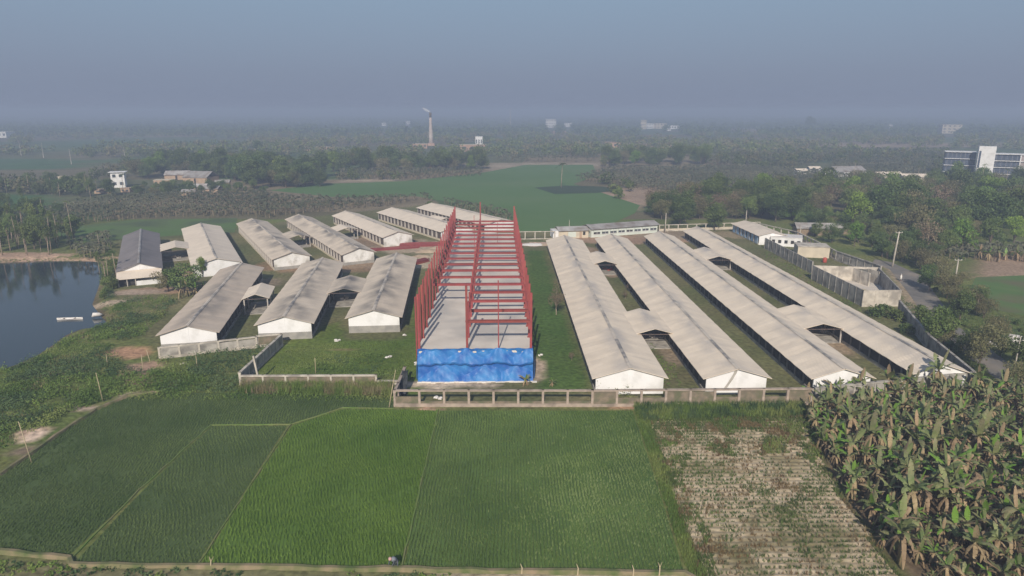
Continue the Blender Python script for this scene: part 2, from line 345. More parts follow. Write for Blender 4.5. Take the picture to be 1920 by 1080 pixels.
# ------------------------------------------------------------------ ground: one sheet to the horizon
def pal(c): return np.array(c, dtype=np.float32)
def landcolor(X, Y):
    n1 = fbm(X/9, Y/9)[..., None]; n2 = fbm(X/2.3+40, Y/2.3)[..., None]; n3 = fbm(X/60+9, Y/60+3)[..., None]
    far = pal((.085, .105, .045))*(1-n3) + pal((.18, .155, .095))*n3
    # patchwork of plots far out
    cell = _P[(np.floor(X/95 + 3*fbm(X/300, Y/300, 2)).astype(int)) & 255, (np.floor(Y/140)).astype(int) & 255][..., None]
    plots = np.where(cell < .38, pal((.06, .125, .04)), np.where(cell < .6, pal((.16, .135, .085)), np.where(cell < .7, pal((.27, .21, .15)), pal((.10, .115, .055)))))
    c = np.where((Y > 260)[..., None], far*.35+plots*.65, far)
    near = pal((.08, .13, .03))*(1-n1) + pal((.19, .185, .07))*n1
    c = np.where(((Y < 260) & (X > -170))[..., None], near, c)
    def put(mask_w, col):
        nonlocal c
        w = np.clip(mask_w, 0, 1)[..., None]; c = c*(1-w) + col*w
    def soft(poly, fe=1.0, amp=1.2):
        d = pdist(X, Y, poly); s = np.where(inpoly(X, Y, poly), d, -d); return (s + (fbm(X/3, Y/3, 3)-.5)*2*amp)/fe*.5+.5
    comp = pal((.09, .12, .04))*(1-n1) + pal((.21, .175, .095))*n1
    put(soft(COMPOUND), comp)
    lawn = pal((.055, .115, .024))*(1-n1) + pal((.09, .135, .034))*n1
    put(soft(LAWN), lawn)
    put(soft(atl([(460, 703), (535, 640), (640, 600), (650, 640), (760, 635), (785, 520), (790, 735), (742, 760), (740, 703)])), pal((.07, .14, .022))*(1-n1*.7)+pal((.16, .165, .045))*n1*.7)
    dpo = pdist(X, Y, POND); put(np.where(inpoly(X, Y, POND), 1, (2.6-dpo)/2.0 + (fbm(X/2, Y/2, 3)-.5)*1.5), pal((.15, .115, .07))*(.7+.5*n2))
    def blob(px, py, rx, ry, col, th=.5):
        p = at(px, py); q = ((X-p.x)/rx)**2 + ((Y-p.y)/ry)**2
        put((1.15-q)*1.6 + (fbm(X/2.2+px, Y/2.2)-.5)*2.4, pal(col)*(.85+.3*n2))
    tan = (.44, .34, .25)
    # bare earth in the yard and round the buildings
    for a in [(760, 462, 13, 12, (.42, .33, .24)), (800, 490, 6, 10, (.46, .39, .28)), (1005, 458, 6, 4, (.55, .38, .31)), (830, 721, 6, 1.7, (.60, .48, .36)), (905, 722, 3, 1.2, (.5, .4, .3)), (1008, 690, 1.2, 6, (.48, .37, .28)),
              (690, 455, 20, 10, (.30, .22, .155)), (600, 500, 22, 8, (.28, .19, .12)), (700, 496, 12, 5, (.30, .22, .15)), (1180, 448, 26, 9, (.36, .24, .165)), (1100, 470, 4, 6, (.3, .22, .15)), (1260, 440, 14, 10, (.30, .23, .16)),
              (1380, 440, 10, 8, (.30, .24, .15)), (1250, 655, 2, 10, (.28, .22, .15)), (1145, 512, 3, 5, (.34, .25, .18)), (1560, 640, 3, 8, (.36, .27, .18)), (1370, 500, 3, 6, (.33, .25, .17)),
              (235, 662, 4.5, 3.5, (.40, .24, .15)), (262, 690, 3.0, 4, (.36, .24, .17)), (268, 710, 2.5, 4, (.30, .21, .15)), (60, 815, 2.5, 1.8, (.50, .36, .27)), (62, 820, 1.2, 1.5, (.60, .46, .36)), (160, 765, 4, 1.0, (.46, .35, .27)),
              (40, 775, 4, 1.0, (.2, .18, .09)), (75, 845, 4, 1.6, (.22, .17, .12)), (250, 740, 4, .7, (.42, .34, .26)), (330, 515, 5, 5, (.40, .28, .2)), (300, 545, 9, 3.5, (.36, .24, .16)),
              (250, 548, 8, 2.5, (.38, .29, .22)), (210, 566, 5, 2.2, (.42, .33, .24)), (350, 475, 9, 5, (.34, .26, .18)), (100, 483, 22, 3, (.40, .28, .2)), (20, 478, 20, 4, (.42, .29, .21)), (500, 530, 5, 5, (.25, .20, .14)),
              (640, 655, 2.5, .8, (.2, .17, .08)), (800, 768, 2.6, .7, (.42, .28, .2)), (1170, 763, 2.0, .8, (.42, .26, .17)), (1530, 700, 3, 12, (.24, .18, .1))]:
        blob(*a)
    # dirt track beside the road and farther bare ground
    put(soft(atl([(1655, 498), (1680, 500), (1740, 575), (1760, 620), (1715, 590), (1690, 560)]), 1, 1.5), pal((.33, .26, .18))*(.8+.4*n2))
    put(soft(atl([(1830, 480), (1990, 480), (1990, 520), (1830, 520)]), 2, 2), pal((.33, .235, .165))*(.8+.4*n2))
    put(soft(atl([(1055, 375), (1120, 352), (1230, 352), (1290, 372), (1240, 385), (1190, 392)]), 8, 9), pal((.33, .24, .175))*(.8+.4*n2))
    put(soft(atl([(918, 306), (1125, 306), (1130, 311), (918, 318)]), 8, 3), pal((.34, .28, .21))*(.8+.4*n2))
    put(soft(atl([(560, 276), (625, 276), (625, 284), (560, 284)]), 8, 3), pal((.45, .29, .2))*(.8+.4*n2))
    put(soft(atl([(1300, 268), (1920, 268), (1920, 276), (1300, 277)]), 12, 9), pal((.30, .23, .17))*(.8+.4*n2))
    put(soft(atl([(1130, 270), (1300, 268), (1300, 278), (1130, 278)]), 12, 9), pal((.40, .29, .21))*(.8+.4*n2))
    put(soft(atl([(640, 335), (760, 335), (755, 340), (640, 341)]), 5, 2), pal((.38, .31, .23))*(.8+.4*n2))
    put(soft(atl([(-50, 362), (88, 366), (100, 385), (60, 398), (-50, 402)]), 4, 3), pal((.05, .12, .035))+n2*.01)
    put(soft(atl([(-80, 296), (150, 298), (180, 304), (120, 318), (-80, 318)]), 6, 3), pal((.055, .12, .045))+n2*.01)
    put(soft(atl([(60, 264), (440, 262), (470, 272), (240, 274), (60, 278)]), 9, 9), pal((.06, .115, .04))+n2*.01)
    put(soft(BANANA, 1.0, 1.5), pal((.17, .125, .08))*(.6+.7*n2))
    # bare strip in front of the paddies
    put(soft(atl([(-300, 1040), (130, 1052), (400, 1064), (760, 1072), (1300, 1078), (1700, 1110), (1700, 1600), (-1200, 1600), (-900, 1040)]), .8, .5), pal((.25, .205, .13))*(1-n1)+pal((.10, .12, .04))*n1)
    put(soft(atl([(815, 1073), (1060, 1073), (1280, 1079), (1280, 1200), (800, 1200)]), .5, .3), pal((.50, .40, .30))*(.85+.3*n2))
    return np.clip(c, 0.01, .8)
def bank(X, Y):
    d = pdist(X, Y, POND); ins = inpoly(X, Y, POND)
    s = np.where(ins, -d, d)                         # + outside
    z = np.where(s < 3.2, -1.1 - (0 - s)*0.0, 0.0)
    z = np.interp(s, [-8, -.3, 3.5, 6.5], [-3.0, -1.35, -.15, 0.0])
    mnd = (fbm(X/5, Y/5, 3)-.5)*1.0
    wl = np.clip((-38 - X + (Y-90)*.0)/10, 0, 1) * np.clip((s-4)/6, 0, 1) * (Y < 128) * (~inpoly(X, Y, P1)) * np.clip(pdist(X, Y, P1)/3, 0, 1) * (Y > 60)
    return z + mnd*wl*(~inpoly(X, Y, COMPOUND))
def axis(fine0, fine1, step, lo, hi, g=1.16):
    a = list(np.arange(fine0, fine1+step/2, step)); d = step
    while a[-1] < hi: d *= g; a.append(a[-1]+d)
    d = step; b = []; x = fine0
    while x > lo: d *= g; x -= d; b.append(x)
    return np.array(b[::-1]+a)
gx = axis(-150, 110, 1.0, -9000, 9000); gy = axis(44, 262, 1.0, -400, 9500, 1.05)
X, Y = np.meshgrid(gx, gy); nx, ny = len(gx), len(gy)
Z = bank(X, Y); Z[(Y > 255) | (X < -400)] = 0
C = landcolor(X, Y)
V = np.stack([X, Y, Z], -1).reshape(-1, 3)
ii = (np.arange(ny-1)[:, None]*nx + np.arange(nx-1)[None, :]).ravel()
F = np.stack([ii, ii+1, ii+nx+1, ii+nx], 1)
gm = bpy.data.materials.new('ground'); gm.use_nodes = True
t = gm.node_tree; b = t.nodes['Principled BSDF']; b.inputs['Roughness'].default_value = .95; b.inputs['Specular IOR Level'].default_value = .1
ca = t.nodes.new('ShaderNodeVertexColor'); ca.layer_name = 'land'
n = t.nodes.new('ShaderNodeTexNoise'); n.inputs['Scale'].default_value = 1.3; n.inputs['Detail'].default_value = 8
n2 = t.nodes.new('ShaderNodeTexNoise'); n2.inputs['Scale'].default_value = .06; n2.inputs['Detail'].default_value = 6
tcn = t.nodes.new('ShaderNodeTexCoord'); t.links.new(tcn.outputs['Object'], n.inputs[0]); t.links.new(tcn.outputs['Object'], n2.inputs[0])
mr = t.nodes.new('ShaderNodeMapRange'); mr.inputs[1].default_value = .3; mr.inputs[2].default_value = .7; mr.inputs[3].default_value = .62; mr.inputs[4].default_value = 1.35
t.links.new(n.outputs[0], mr.inputs[0])
mr2 = t.nodes.new('ShaderNodeMapRange'); mr2.inputs[1].default_value = .3; mr2.inputs[2].default_value = .7; mr2.inputs[3].default_value = .8; mr2.inputs[4].default_value = 1.2
t.links.new(n2.outputs[0], mr2.inputs[0])
mm = t.nodes.new('ShaderNodeMath'); mm.operation = 'MULTIPLY'; t.links.new(mr.outputs[0], mm.inputs[0]); t.links.new(mr2.outputs[0], mm.inputs[1])
vm = t.nodes.new('ShaderNodeVectorMath'); vm.operation = 'SCALE'; t.links.new(ca.outputs[0], vm.inputs[0]); t.links.new(mm.outputs[0], vm.inputs['Scale'])
t.links.new(vm.outputs[0], b.inputs['Base Color'])
bp = t.nodes.new('ShaderNodeBump'); bp.inputs['Distance'].default_value = .15; t.links.new(n.outputs[0], bp.inputs['Height']); t.links.new(bp.outputs[0], b.inputs['Normal'])
me = npmesh('ground', V, F, gm, smooth=True)
at_ = me.color_attributes.new('land', 'FLOAT_COLOR', 'POINT')
at_.data.foreach_set('color', np.concatenate([C.reshape(-1, 3), np.ones((nx*ny, 1))], 1).astype(np.float32).ravel())
tag(link('ground', me), kind='structure')
def gz(x, y): return float(bank(np.array([[x]]), np.array([[y]]))[0, 0]) if (y < 255 and x > -400) else 0.0

# pond water
wm = bpy.data.materials.new('pond_water'); wm.use_nodes = True
t = wm.node_tree; b = t.nodes['Principled BSDF']; b.inputs['Base Color'].default_value = (.028, .042, .052, 1); b.inputs['Roughness'].default_value = .06
b.inputs['Specular IOR Level'].default_value = .5; b.inputs['IOR'].default_value = 1.4
n = t.nodes.new('ShaderNodeTexNoise'); n.inputs['Scale'].default_value = .9; n.inputs['Detail'].default_value = 4
tcn = t.nodes.new('ShaderNodeTexCoord'); t.links.new(tcn.outputs['Object'], n.inputs[0])
bp = t.nodes.new('ShaderNodeBump'); bp.inputs['Distance'].default_value = .012; t.links.new(n.outputs[0], bp.inputs['Height']); t.links.new(bp.outputs[0], b.inputs['Normal'])
wb = MB(); wb.poly([Vector((p.x, p.y, WATER_Z)) for p in atl([(-700, 470), (215, 478), (225, 640), (80, 690), (0, 712), (-900, 800)], WATER_Z)])
tag(wb.build('pond_water', wm), kind='structure')

# ------------------------------------------------------------------ fields
def field_mat(name, base, alt, wet, rowdir, period, wob, c3=None):
    m = bpy.data.materials.new(name); m.use_nodes = True
    t = m.node_tree; b = t.nodes['Principled BSDF']; N = t.nodes.new; L = t.links.new
    b.inputs['Roughness'].default_value = .8; b.inputs['Specular IOR Level'].default_value = .2
    g = N('ShaderNodeTexCoord'); mp = N('ShaderNodeMapping'); mp.inputs['Rotation'].default_value = (0, 0, rowdir); L(g.outputs['Object'], mp.inputs[0])
    w = N('ShaderNodeTexWave'); w.bands_direction = 'X'; w.inputs['Scale'].default_value = 2*math.pi/period/20
    w.inputs['Distortion'].default_value = wob; w.inputs['Detail'].default_value = 2; w.inputs['Detail Scale'].default_value = .12; L(mp.outputs[0], w.inputs[0])
    n = N('ShaderNodeTexNoise'); n.inputs['Scale'].default_value = .09; n.inputs['Detail'].default_value = 5; L(g.outputs['Object'], n.inputs[0])
    mr = N('ShaderNodeMapRange'); mr.inputs[1].default_value = .35; mr.inputs[2].default_value = .65; L(n.outputs[0], mr.inputs[0])
    x = N('ShaderNodeMix'); x.data_type = 'RGBA'; x.inputs['A'].default_value = (*base, 1); x.inputs['B'].default_value = (*alt, 1); L(mr.outputs[0], x.inputs['Factor'])
    y = N('ShaderNodeMix'); y.data_type = 'RGBA'; L(x.outputs['Result'], y.inputs['A']); y.inputs['B'].default_value = (*wet, 1)
    f = N('ShaderNodeMapRange'); f.inputs[1].default_value = .3; f.inputs[2].default_value = 0.0; f.inputs[4].default_value = .7; L(w.outputs['Fac'], f.inputs[0])
    L(f.outputs[0], y.inputs['Factor']); L(y.outputs['Result'], b.inputs['Base Color'])
    return m
def tufts(name, pts, h, wid, nb, mats, mi=None, lean=.35, seed=3, z0=0.0, hv=.3):
    """pts (n,2): small upright blades as triangles, one mesh"""
    r = np.random.default_rng(seed); n = len(pts)
    P = np.repeat(pts, nb, 0); k = len(P)
    a = r.uniform(0, 2*math.pi, k); ln = r.uniform(.1, 1, k)*lean*h; hh = h*r.uniform(1-hv, 1+hv, k)
    ox = r.normal(0, wid*.7, (k, 2)); base = P+ox; w = wid*.5
    v0 = np.stack([base[:, 0]-np.sin(a)*w, base[:, 1]+np.cos(a)*w, np.full(k, z0)], 1)
    v1 = np.stack([base[:, 0]+np.sin(a)*w, base[:, 1]-np.cos(a)*w, np.full(k, z0)], 1)
    v2 = np.stack([base[:, 0]+np.cos(a)*ln, base[:, 1]+np.sin(a)*ln, z0+hh], 1)
    V = np.stack([v0, v1, v2], 1).reshape(-1, 3); F = np.arange(3*k).reshape(-1, 3)
    m = None if mi is None else np.repeat(mi, nb)
    return link(name, npmesh(name, V, F, mats, m))
def rowpts(poly, rd, sp, inrow, wob=.15, seed=1, keep=1.0):
    r = np.random.default_rng(seed)
    c, s = math.cos(rd), math.sin(rd); Q = [(p[0]*c+p[1]*s, -p[0]*s+p[1]*c) for p in poly]   # u across rows, v along rows
    u = np.arange(min(q[0] for q in Q), max(q[0] for q in Q), sp); v = np.arange(min(q[1] for q in Q), max(q[1] for q in Q), inrow)
    U, Vv = np.meshgrid(u, v); U = U + wob*np.sin(Vv*.55+U*.05) + .5*wob*np.sin(Vv*.21+U*.11); U = U+.55*(fbm(U*.18, Vv*.18, 3)-.5)*4*wob; U = U.ravel()+r.normal(0, .04, U.size); Vv = Vv.ravel()+r.normal(0, .06, Vv.size)
    X = U*c-Vv*s; Y = U*s+Vv*c; k = inpoly(X, Y, poly) & (r.random(X.size) < keep)
    return np.stack([X[k], Y[k]], 1)
def field(name, poly, m, z=.012):
    mb = MB(); mb.poly([(p.x, p.y, z) for p in poly]); return tag(mb.build(name, m), kind='structure')
RG = {}
for key, a, c in (('dark', (.078, .130, .036), (.12, .17, .055)), ('green', (.095, .175, .026), (.145, .23, .042)), ('mid', (.095, .155, .04), (.155, .22, .065))):
    RG[key] = mat('rice_'+key, a, c, .16, .6, transl=.25, spec=.35, c3=tuple(x*1.25 for x in c), scale3=.045)
RG['pale'] = mat('rice_pale', (.17, .235, .07), (.24, .30, .12), .3, .6, transl=.25, spec=.35)
f1 = field_mat('paddy_dark', (.065, .105, .03), (.09, .13, .042), (.05, .065, .04), R(4), .34, .8)
f3 = field_mat('paddy_green', (.085, .155, .024), (.12, .19, .034), (.035, .07, .018), R(-12), .34, .8)
f4 = field_mat('paddy_mid', (.075, .13, .03), (.11, .175, .045), (.042, .065, .03), R(0), .34, 1.2)
for poly, fm, rk, rd, hh, nm in ((P1, f1, 'dark', R(8), .26, 'dark'), (P2, f1, 'dark', R(28), .24, 'dark'), (P3, f3, 'green', R(24), .32, 'green'), (P4, f4, 'mid', R(2), .30, 'mid')):
    field('paddy_field', poly, fm)
    pts = rowpts(poly, rd, .36, .22, .16, seed=int(rd*100)+7)
    pts = pts[(fbm(pts[:, 0]/2.2, pts[:, 1]/2.2, 4)+np.random.default_rng(1).random(len(pts))*.5) > .50]
    mi = None
    if rk == 'mid':      # a thin pale patch where the crop grows poorly
        c0 = at(1110, 935); q = ((pts[:, 0]-c0.x)/5.5)**2+((pts[:, 1]-c0.y)/8)**2; q2 = ((pts[:, 0]-at(1200, 900).x)/4)**2+((pts[:, 1]-at(1200, 900).y)/14)**2
        mi = (np.exp(-np.minimum(q, q2*1.4))*1.1 > np.random.default_rng(3).random(len(pts))+.15*(fbm(pts[:, 0]/2, pts[:, 1]/2)-.5)).astype(int)
    tag(tufts('rice_seedlings', pts, hh, .07, 4, [RG[rk], RG['pale']] if rk == 'mid' else RG[rk], mi, seed=4),
        {'dark': 'dark blue green rice seedlings in rows', 'green': 'fresh bright green rice crop in rows', 'mid': 'mid green rice crop in straight rows towards the concrete fence'}[nm], 'rice crop', kind='stuff')
soilm = mat('dry_crop_soil', (.54, .44, .31), (.36, .28, .175), .9, .95, bump=.10, bscale=2.5, c3=(.17, .15, .07), scale3=.13)
# furrows running left to right, as real low ridges
xs = [p.x for p in P5]; ys = [p.y for p in P5]
yy = np.arange(min(ys), max(ys), .16); xx = np.arange(min(xs), max(xs), .8)
Xf, Yf = np.meshgrid(xx, yy); ok = inpoly(Xf, Yf, P5)
Zf = .03 + .045*(1+np.sin(2*math.pi*(Yf + .07*np.sin(Xf*.7)+.12*(fbm(Xf*.5, Yf*.5)-.5))/.8))*(.5+fbm(Xf*.4+5, Yf*.7)) + .09*(fbm(Xf*.9, Yf*2)-.5); Zf[:, 0] = 0; nxx = len(xx)
ii = (np.arange(len(yy)-1)[:, None]*nxx + np.arange(nxx-1)[None, :]).ravel(); okf = ok.ravel(); k = okf[ii] & okf[ii+1] & okf[ii+nxx] & okf[ii+nxx+1]
ii = ii[k]
tag(link('ploughed_field', npmesh('ploughed_field', np.stack([Xf, Yf, Zf], -1).reshape(-1, 3), np.stack([ii, ii+1, ii+nxx+1, ii+nxx], 1), soilm, smooth=True)), kind='structure')
pts = rowpts(P5, R(90), .8, .10, .05, 9)
r_ = np.random.default_rng(2); pts[:, 1] += r_.normal(0, .13, len(pts))
ex = scatter(P5, .27, .5, 19); ex = ex[fbm(ex[:, 0]/3.5+8, ex[:, 1]/3.5+2)+np.clip((ex[:, 1]-at(1300, 800).y)/12, -.1, .35) > .52]; pts = np.concatenate([pts, ex])
topy = at(1300, 790).y
dens = .55*fbm(pts[:, 0]/6+3, pts[:, 1]/6) + .45*fbm(pts[:, 0]/1.1, pts[:, 1]/.9) + np.clip((pts[:, 1]-topy+3)/8, -.08, .7)*.42
keep = dens + r_.random(len(pts))*.42 > .655
pts = pts[keep]
cr_m = [mat('crop_leaf', (.075, .12, .03), (.13, .17, .05), .3, .7, transl=.2), mat('dry_weed', (.22, .165, .08), (.17, .11, .055), .4, .9, transl=.2), mat('grey_weed', (.15, .16, .085), (.2, .19, .11), .4, .9, transl=.2)]
q_ = fbm(pts[:, 0]/3+90, pts[:, 1]/3)+r_.normal(0, .07, len(pts)); mi = np.where(q_ > .56, 1, np.where(q_ > .50, 2, 0))
tag(tufts('sparse_crop', pts, .30, .085, 4, cr_m, mi, lean=.9, seed=8, z0=.06, hv=.5), 'patchy green weeds and dry stalks in rows on pale soil', 'crop plants', kind='stuff')

# bunds (low earth ridges between plots)
def ridge(name, pts, w, h, m, z0=0.0):
    mb = MB(); n = len(pts); pr = []
    rr = random.Random(len(pts)+int(w*100)); P = []
    for i in range(n-1):
        a, c = Vector((pts[i][0], pts[i][1], 0)), Vector((pts[i+1][0], pts[i+1][1], 0)); k = max(1, int((c-a).length/1.5))
        for j in range(k): P.append(a.lerp(c, j/k))
    P.append(Vector((pts[-1][0], pts[-1][1], 0))); vs = []; fs = []
    for i, p in enumerate(P):
        d = (P[min(i+1, len(P)-1)]-P[max(i-1, 0)]).normalized(); x = Vector((-d.y, d.x, 0)); j = rr.uniform(.8, 1.2); o = x*rr.uniform(-.08, .08)
        for a, zz in ((-w/2*j, -.05), (-w/4, h*j), (w/4, h*j), (w/2*j, -.05)): q = p+x*a+o; vs.append((q.x, q.y, z0+zz))
    for i in range(len(P)-1):
        for k in range(3): fs.append((i*4+k, i*4+k+1, i*4+4+k+1, i*4+4+k))
    mb.add(vs, fs); return tag(mb.build(name, m), kind='structure')
M['bund'] = mat('bund_grass', (.11, .19, .035), (.15, .20, .06), .8, .9, c3=(.18, .18, .08), scale3=.3)
M['bund_soil'] = mat('bund_soil', (.26, .2, .13), (.15, .15, .07), .8, .95, c3=(.09, .12, .04), scale3=.5)
ridge('field_bund', atl([(396, 797), (262, 919), (132, 1049)]), .24, .13, M['bund'])
ridge('field_bund', atl([(545, 796), (455, 933), (371, 1060)]), .22, .13, M['bund'])
ridge('field_bund', atl([(822, 769), (788, 915), (753, 1066)]), .26, .18, M['bund'])
ridge('field_bund', atl([(396, 797), (545, 796), (642, 765), (740, 766)]), .22, .08, M['bund'])
ridge('field_bund', atl([(-60, 928), (0, 891), (60, 851), (120, 808), (180, 769), (240, 744), (300, 736)]), .7, .35, M['bund_soil'])
ridge('field_bund', atl([(-120, 1030), (0, 1036), (130, 1047), (136, 1060), (250, 1061), (560, 1065), (752, 1069), (1020, 1073), (1284, 1076), (1330, 1100)]), .7, .3, M['bund_soil'])
# grassy strip right of the last paddy and behind the crop
def weeds(name, poly, sp, h, wid, nb, mats, label, seed=1, dens=None, z=0.0, lean=.7, mi=None, cat='weeds'):
    p = scatter(poly, sp, .5, seed)
    if dens is not None: p = p[dens(p)]
    o = tufts(name, p, h, wid, nb, mats, (mi(p) if mi else None), lean=lean, seed=seed, z0=z, hv=.5)
    return tag(o, label, cat, kind='stuff')
weeds('crop_weeds', atl([(1200, 774), (1508, 770), (1535, 830), (1548, 880), (1480, 850), (1380, 860), (1300, 840), (1280, 900), (1330, 1000), (1345, 1098), (1318, 1098), (1262, 930)]), .26, .34, .1, 5, [cr_m[0], cr_m[1], M['weed']], 'green weeds spreading over the upper and left part of the dry crop', 61,
      dens=lambda p: fbm(p[:, 0]/2.5+11, p[:, 1]/2.5) > .44, z=.06, mi=lambda p: np.where(fbm(p[:, 0]/2, p[:, 1]/2) > .58, 1, np.where(fbm(p[:, 0]/1.5+70, p[:, 1]/1.5) > .55, 2, 0)))
weeds('grass_strip', atl([(1188, 768), (1210, 766), (1265, 930), (1322, 1098), (1290, 1078), (1240, 925)]), .22, .35, .08, 6, [M['weed']], 'rough green grass strip between the rice and the dry crop')
weeds('grass_strip', atl([(1188, 760), (1505, 756), (1512, 782), (1200, 790)]), .22, .75, .10, 6, [M['weed'], M['weedd']], 'tall green grass along the foot of the concrete fence', 5, mi=lambda p: (fbm(p[:, 0], p[:, 1]) > .5).astype(int))

# far fields, road
field('green_field', FARF, mat('far_paddy', (.078, .155, .040), (.09, .17, .048), .02, .85, c3=(.105, .17, .058), scale3=.012), .05)
field('green_field', FIELD_L, mat('side_paddy', (.08, .15, .034), (.11, .16, .045), .05, .85, c3=(.07, .10, .04), scale3=.05), .04)
field('green_field', FIELD_R, mat('right_field', (.075, .15, .035), (.11, .17, .05), .15, .85, c3=(.13, .12, .06), scale3=.08), .03)
field('dark_field', atl([(1002, 352), (1060, 348), (1130, 350), (1168, 356), (1120, 362), (1040, 364)]), mat('dark_crop', (.030, .055, .026), (.042, .07, .032), .05, .9), .09)
rd = field('road', ROAD, M['road'], .02)

# ------------------------------------------------------------------ poultry sheds
def shed_roof(L, wl, wr, ze, zr, ov, dy=1.15, th=.07, seed=0, wav=.028):
    """two-slope sheet roof in local coords, y 0..L, slightly uneven like old sheets"""
    r = random.Random(seed); mb = MB(); n = max(2, int(L/dy)); vs = []
    for lay in (0, -th):
        for i in range(n+1):
            y = L*i/n
            ja, jb, jc = (r.uniform(-wav, wav) + wav*1.1*math.sin(i*1.75+seed) for _ in range(3))
            if i in (0, n): ja = jb = jc = 0
            sag = -.05*math.sin(math.pi*((i*dy) % 6)/6)
            vs += [(-wl, y, ze+ja+lay), (-wl*.5, y, (ze+zr)/2+jb*.9+lay+sag), (0, y, zr+lay+sag*.6), (wr*.5, y, (ze+zr)/2+jc*.9+lay+sag), (wr, y, ze+ja*.7+lay)]
    fs = []; o = (n+1)*5
    for i in range(n):
        for k in range(4):
            a = i*5+k; fs.append((a, a+1, a+6, a+5)); fs.append((o+a+5, o+a+6, o+a+1, o+a))
        fs.append((i*5, i*5+5, o+i*5+5, o+i*5)); fs.append((i*5+4, o+i*5+4, o+i*5+9, i*5+9))
    for k in range(4):
        fs.append((k, o+k, o+k+1, k+1)); a = n*5+k; fs.append((a+1, o+a+1, o+a, a))
    mb.add(vs, fs); return mb
SHEDS = {}
def shed(key, name, label, cat, apN, apF, eL, eR, ze, zr, roofm, side='d', plinth=None, group=None, seed=1, wall='white', s=3.0, ov=.75, gl=None, bays=None, ridge=True):
    p0 = at(*apN, zr); p1 = at(*apF, zr); d = Vector((p1.x-p0.x, p1.y-p0.y, 0)); L = d.length; d.normalize(); rz = math.atan2(-d.x, d.y)
    xr = Vector((d.y, -d.x, 0))
    a = at(*eL, ze); b_ = at(*eR, ze)
    w = ((b_-a).dot(xr))/2
    org = Vector((p0.x, p0.y, 0)); off = 0.0
    root = empty(name, org, rz, label, cat, group)
    wl = wr = w
    roof = shed_roof(L, wl, wr, ze, zr, ov, seed=seed).build('roof', roofm, root)
    if ridge:
        rc = MB(); n = max(2, int(L/1.2))
        for i in range(n):
            y0, y1 = L*i/n, L*(i+1)/n-.03; j = random.uniform(-.008, .015)+.03; 
            rc.add([(-.28, y0, zr-.05+j), (0, y0, zr+.045+j), (.28, y0, zr-.05+j), (-.28, y1, zr-.05+j), (0, y1, zr+.045+j), (.28, y1, zr-.05+j)], [(0, 1, 4, 3), (1, 2, 5, 4)])
        rc.build('ridge_cap', M['tin'] if roofm is M['roof_dark'] else M['ridge'], roof)
    ww = w-ov*.8; g0, g1 = ov*.8, L-ov*.8; zt = ze + (zr-ze)*(1-ww/w) - .10; ph = plinth or 0
    for gy, nm in ((g0, 'gable_wall'), (g1, 'gable_wall')):
        mb = MB(); yy = (gy-.12, gy+.12); 
        ol = [(-ww, ph), (ww, ph), (ww, zt), (0, zr-.10), (-ww, zt)]
        vs = [(x, yy[0], z) for x, z in ol]+[(x, yy[1], z) for x, z in ol]; k = 5
        mb.add(vs, [(0, 1, 2, 3, 4), (9, 8, 7, 6, 5)]+[(i, i+5, (i+1) % 5+5, (i+1) % 5) for i in range(5)])
        # thin rendered joint up the middle
        mb.box((0, yy[0]-.02 if gy == g0 else yy[1]+.02, (ph+zr)/2-.1), (.14, .04, zr-ph-.35))
        mb.build(nm, M[wall], root)
        if plinth:
            q = MB(); q.box((0, gy, ph/2), (ww*2+.06, .30, ph)); q.build('plinth', M['plinth'], root)
    n = bays or max(3, int(round((g1-g0)/s))); st = (g1-g0)/n
    pm = M['pillard'] if side == 'd' else M['pillar']; nm_ = M['netd'] if side == 'd' else M['netb']
    lw = .55
    for sx in (-1, 1):
        q = MB(); q.box((sx*ww, (g0+g1)/2, lw/2), (.2, g1-g0-.26, lw)); q.build('low_wall', M['conc'] if side == 'd' else M['cream'], root)
        q = MB(); q.box((sx*(ww-.06), (g0+g1)/2, (lw+zt)/2-.03), (.05, g1-g0-.26, zt-lw-.08)); q.build('side_net', nm_, root)
    pmesh = MB().box((0, 0, (lw+zt)/2-.02), (.26 if side == 'd' else .5, .3 if side == 'd' else .62, zt-lw-.06)).mesh('pillar', pm)
    cnt = 0
    for sx in (-1, 1):
        for i in range(1, n):
            if cnt >= 98: break
            o = link('pillar', pmesh, root, (sx*(ww+.02), g0+i*st, 0)); cnt += 1
    if gl: gl(root, w, ze, zr, L)
    SHEDS[key] = dict(org=org, rz=rz, d=d, x=xr, w=w, L=L, ze=ze, zr=zr, root=root)
    return root
R_ = 'long cream roofed poultry sheds on the right'; Lf = 'grey roofed poultry sheds at the front left'; Lb = 'poultry sheds at the back left'
shed('R1', 'poultry_shed', 'cream roofed poultry shed closest to the red steel frame, lawn along its left side', 'poultry shed', (1183, 690.6), (1058, 440.5), (1110.8, 711.4), (1255, 711.4), 2.6, 4.2, M['roof_cream'], group=R_, seed=1)
shed('R2', 'poultry_shed', 'cream roofed poultry shed with a dark strip for a shadow on its white gable', 'poultry shed', (1385, 692), (1146, 438), (1320, 710), (1449.7, 709.6), 2.6, 4.1, M['roof_cream'], group=R_, seed=2)
shed('R3', 'poultry_shed', 'third long cream roofed shed from the steel frame, ending behind banana plants', 'poultry shed', (1585, 692), (1235.7, 433.4), (1522.5, 710), (1645.6, 710), 2.6, 4.1, M['roof_cream'], group=R_, seed=3)
shed('R4', 'poultry_shed', 'rightmost cream roofed poultry shed running beside the grey concrete compound', 'poultry shed', (1771, 683), (1306, 424), (1713, 699), (1826, 699), 2.6, 4.1, M['roof_cream'], group=R_, seed=4)
shed('L1', 'poultry_shed', 'brownish grey roofed poultry shed nearest the pond bank behind a low fence', 'poultry shed', (349.6, 611), (453.3, 491.9), (288.9, 635.6), (414.8, 622.8), 3.0, 4.5, M['roof_grey'], plinth=1.3, group=Lf, seed=5)
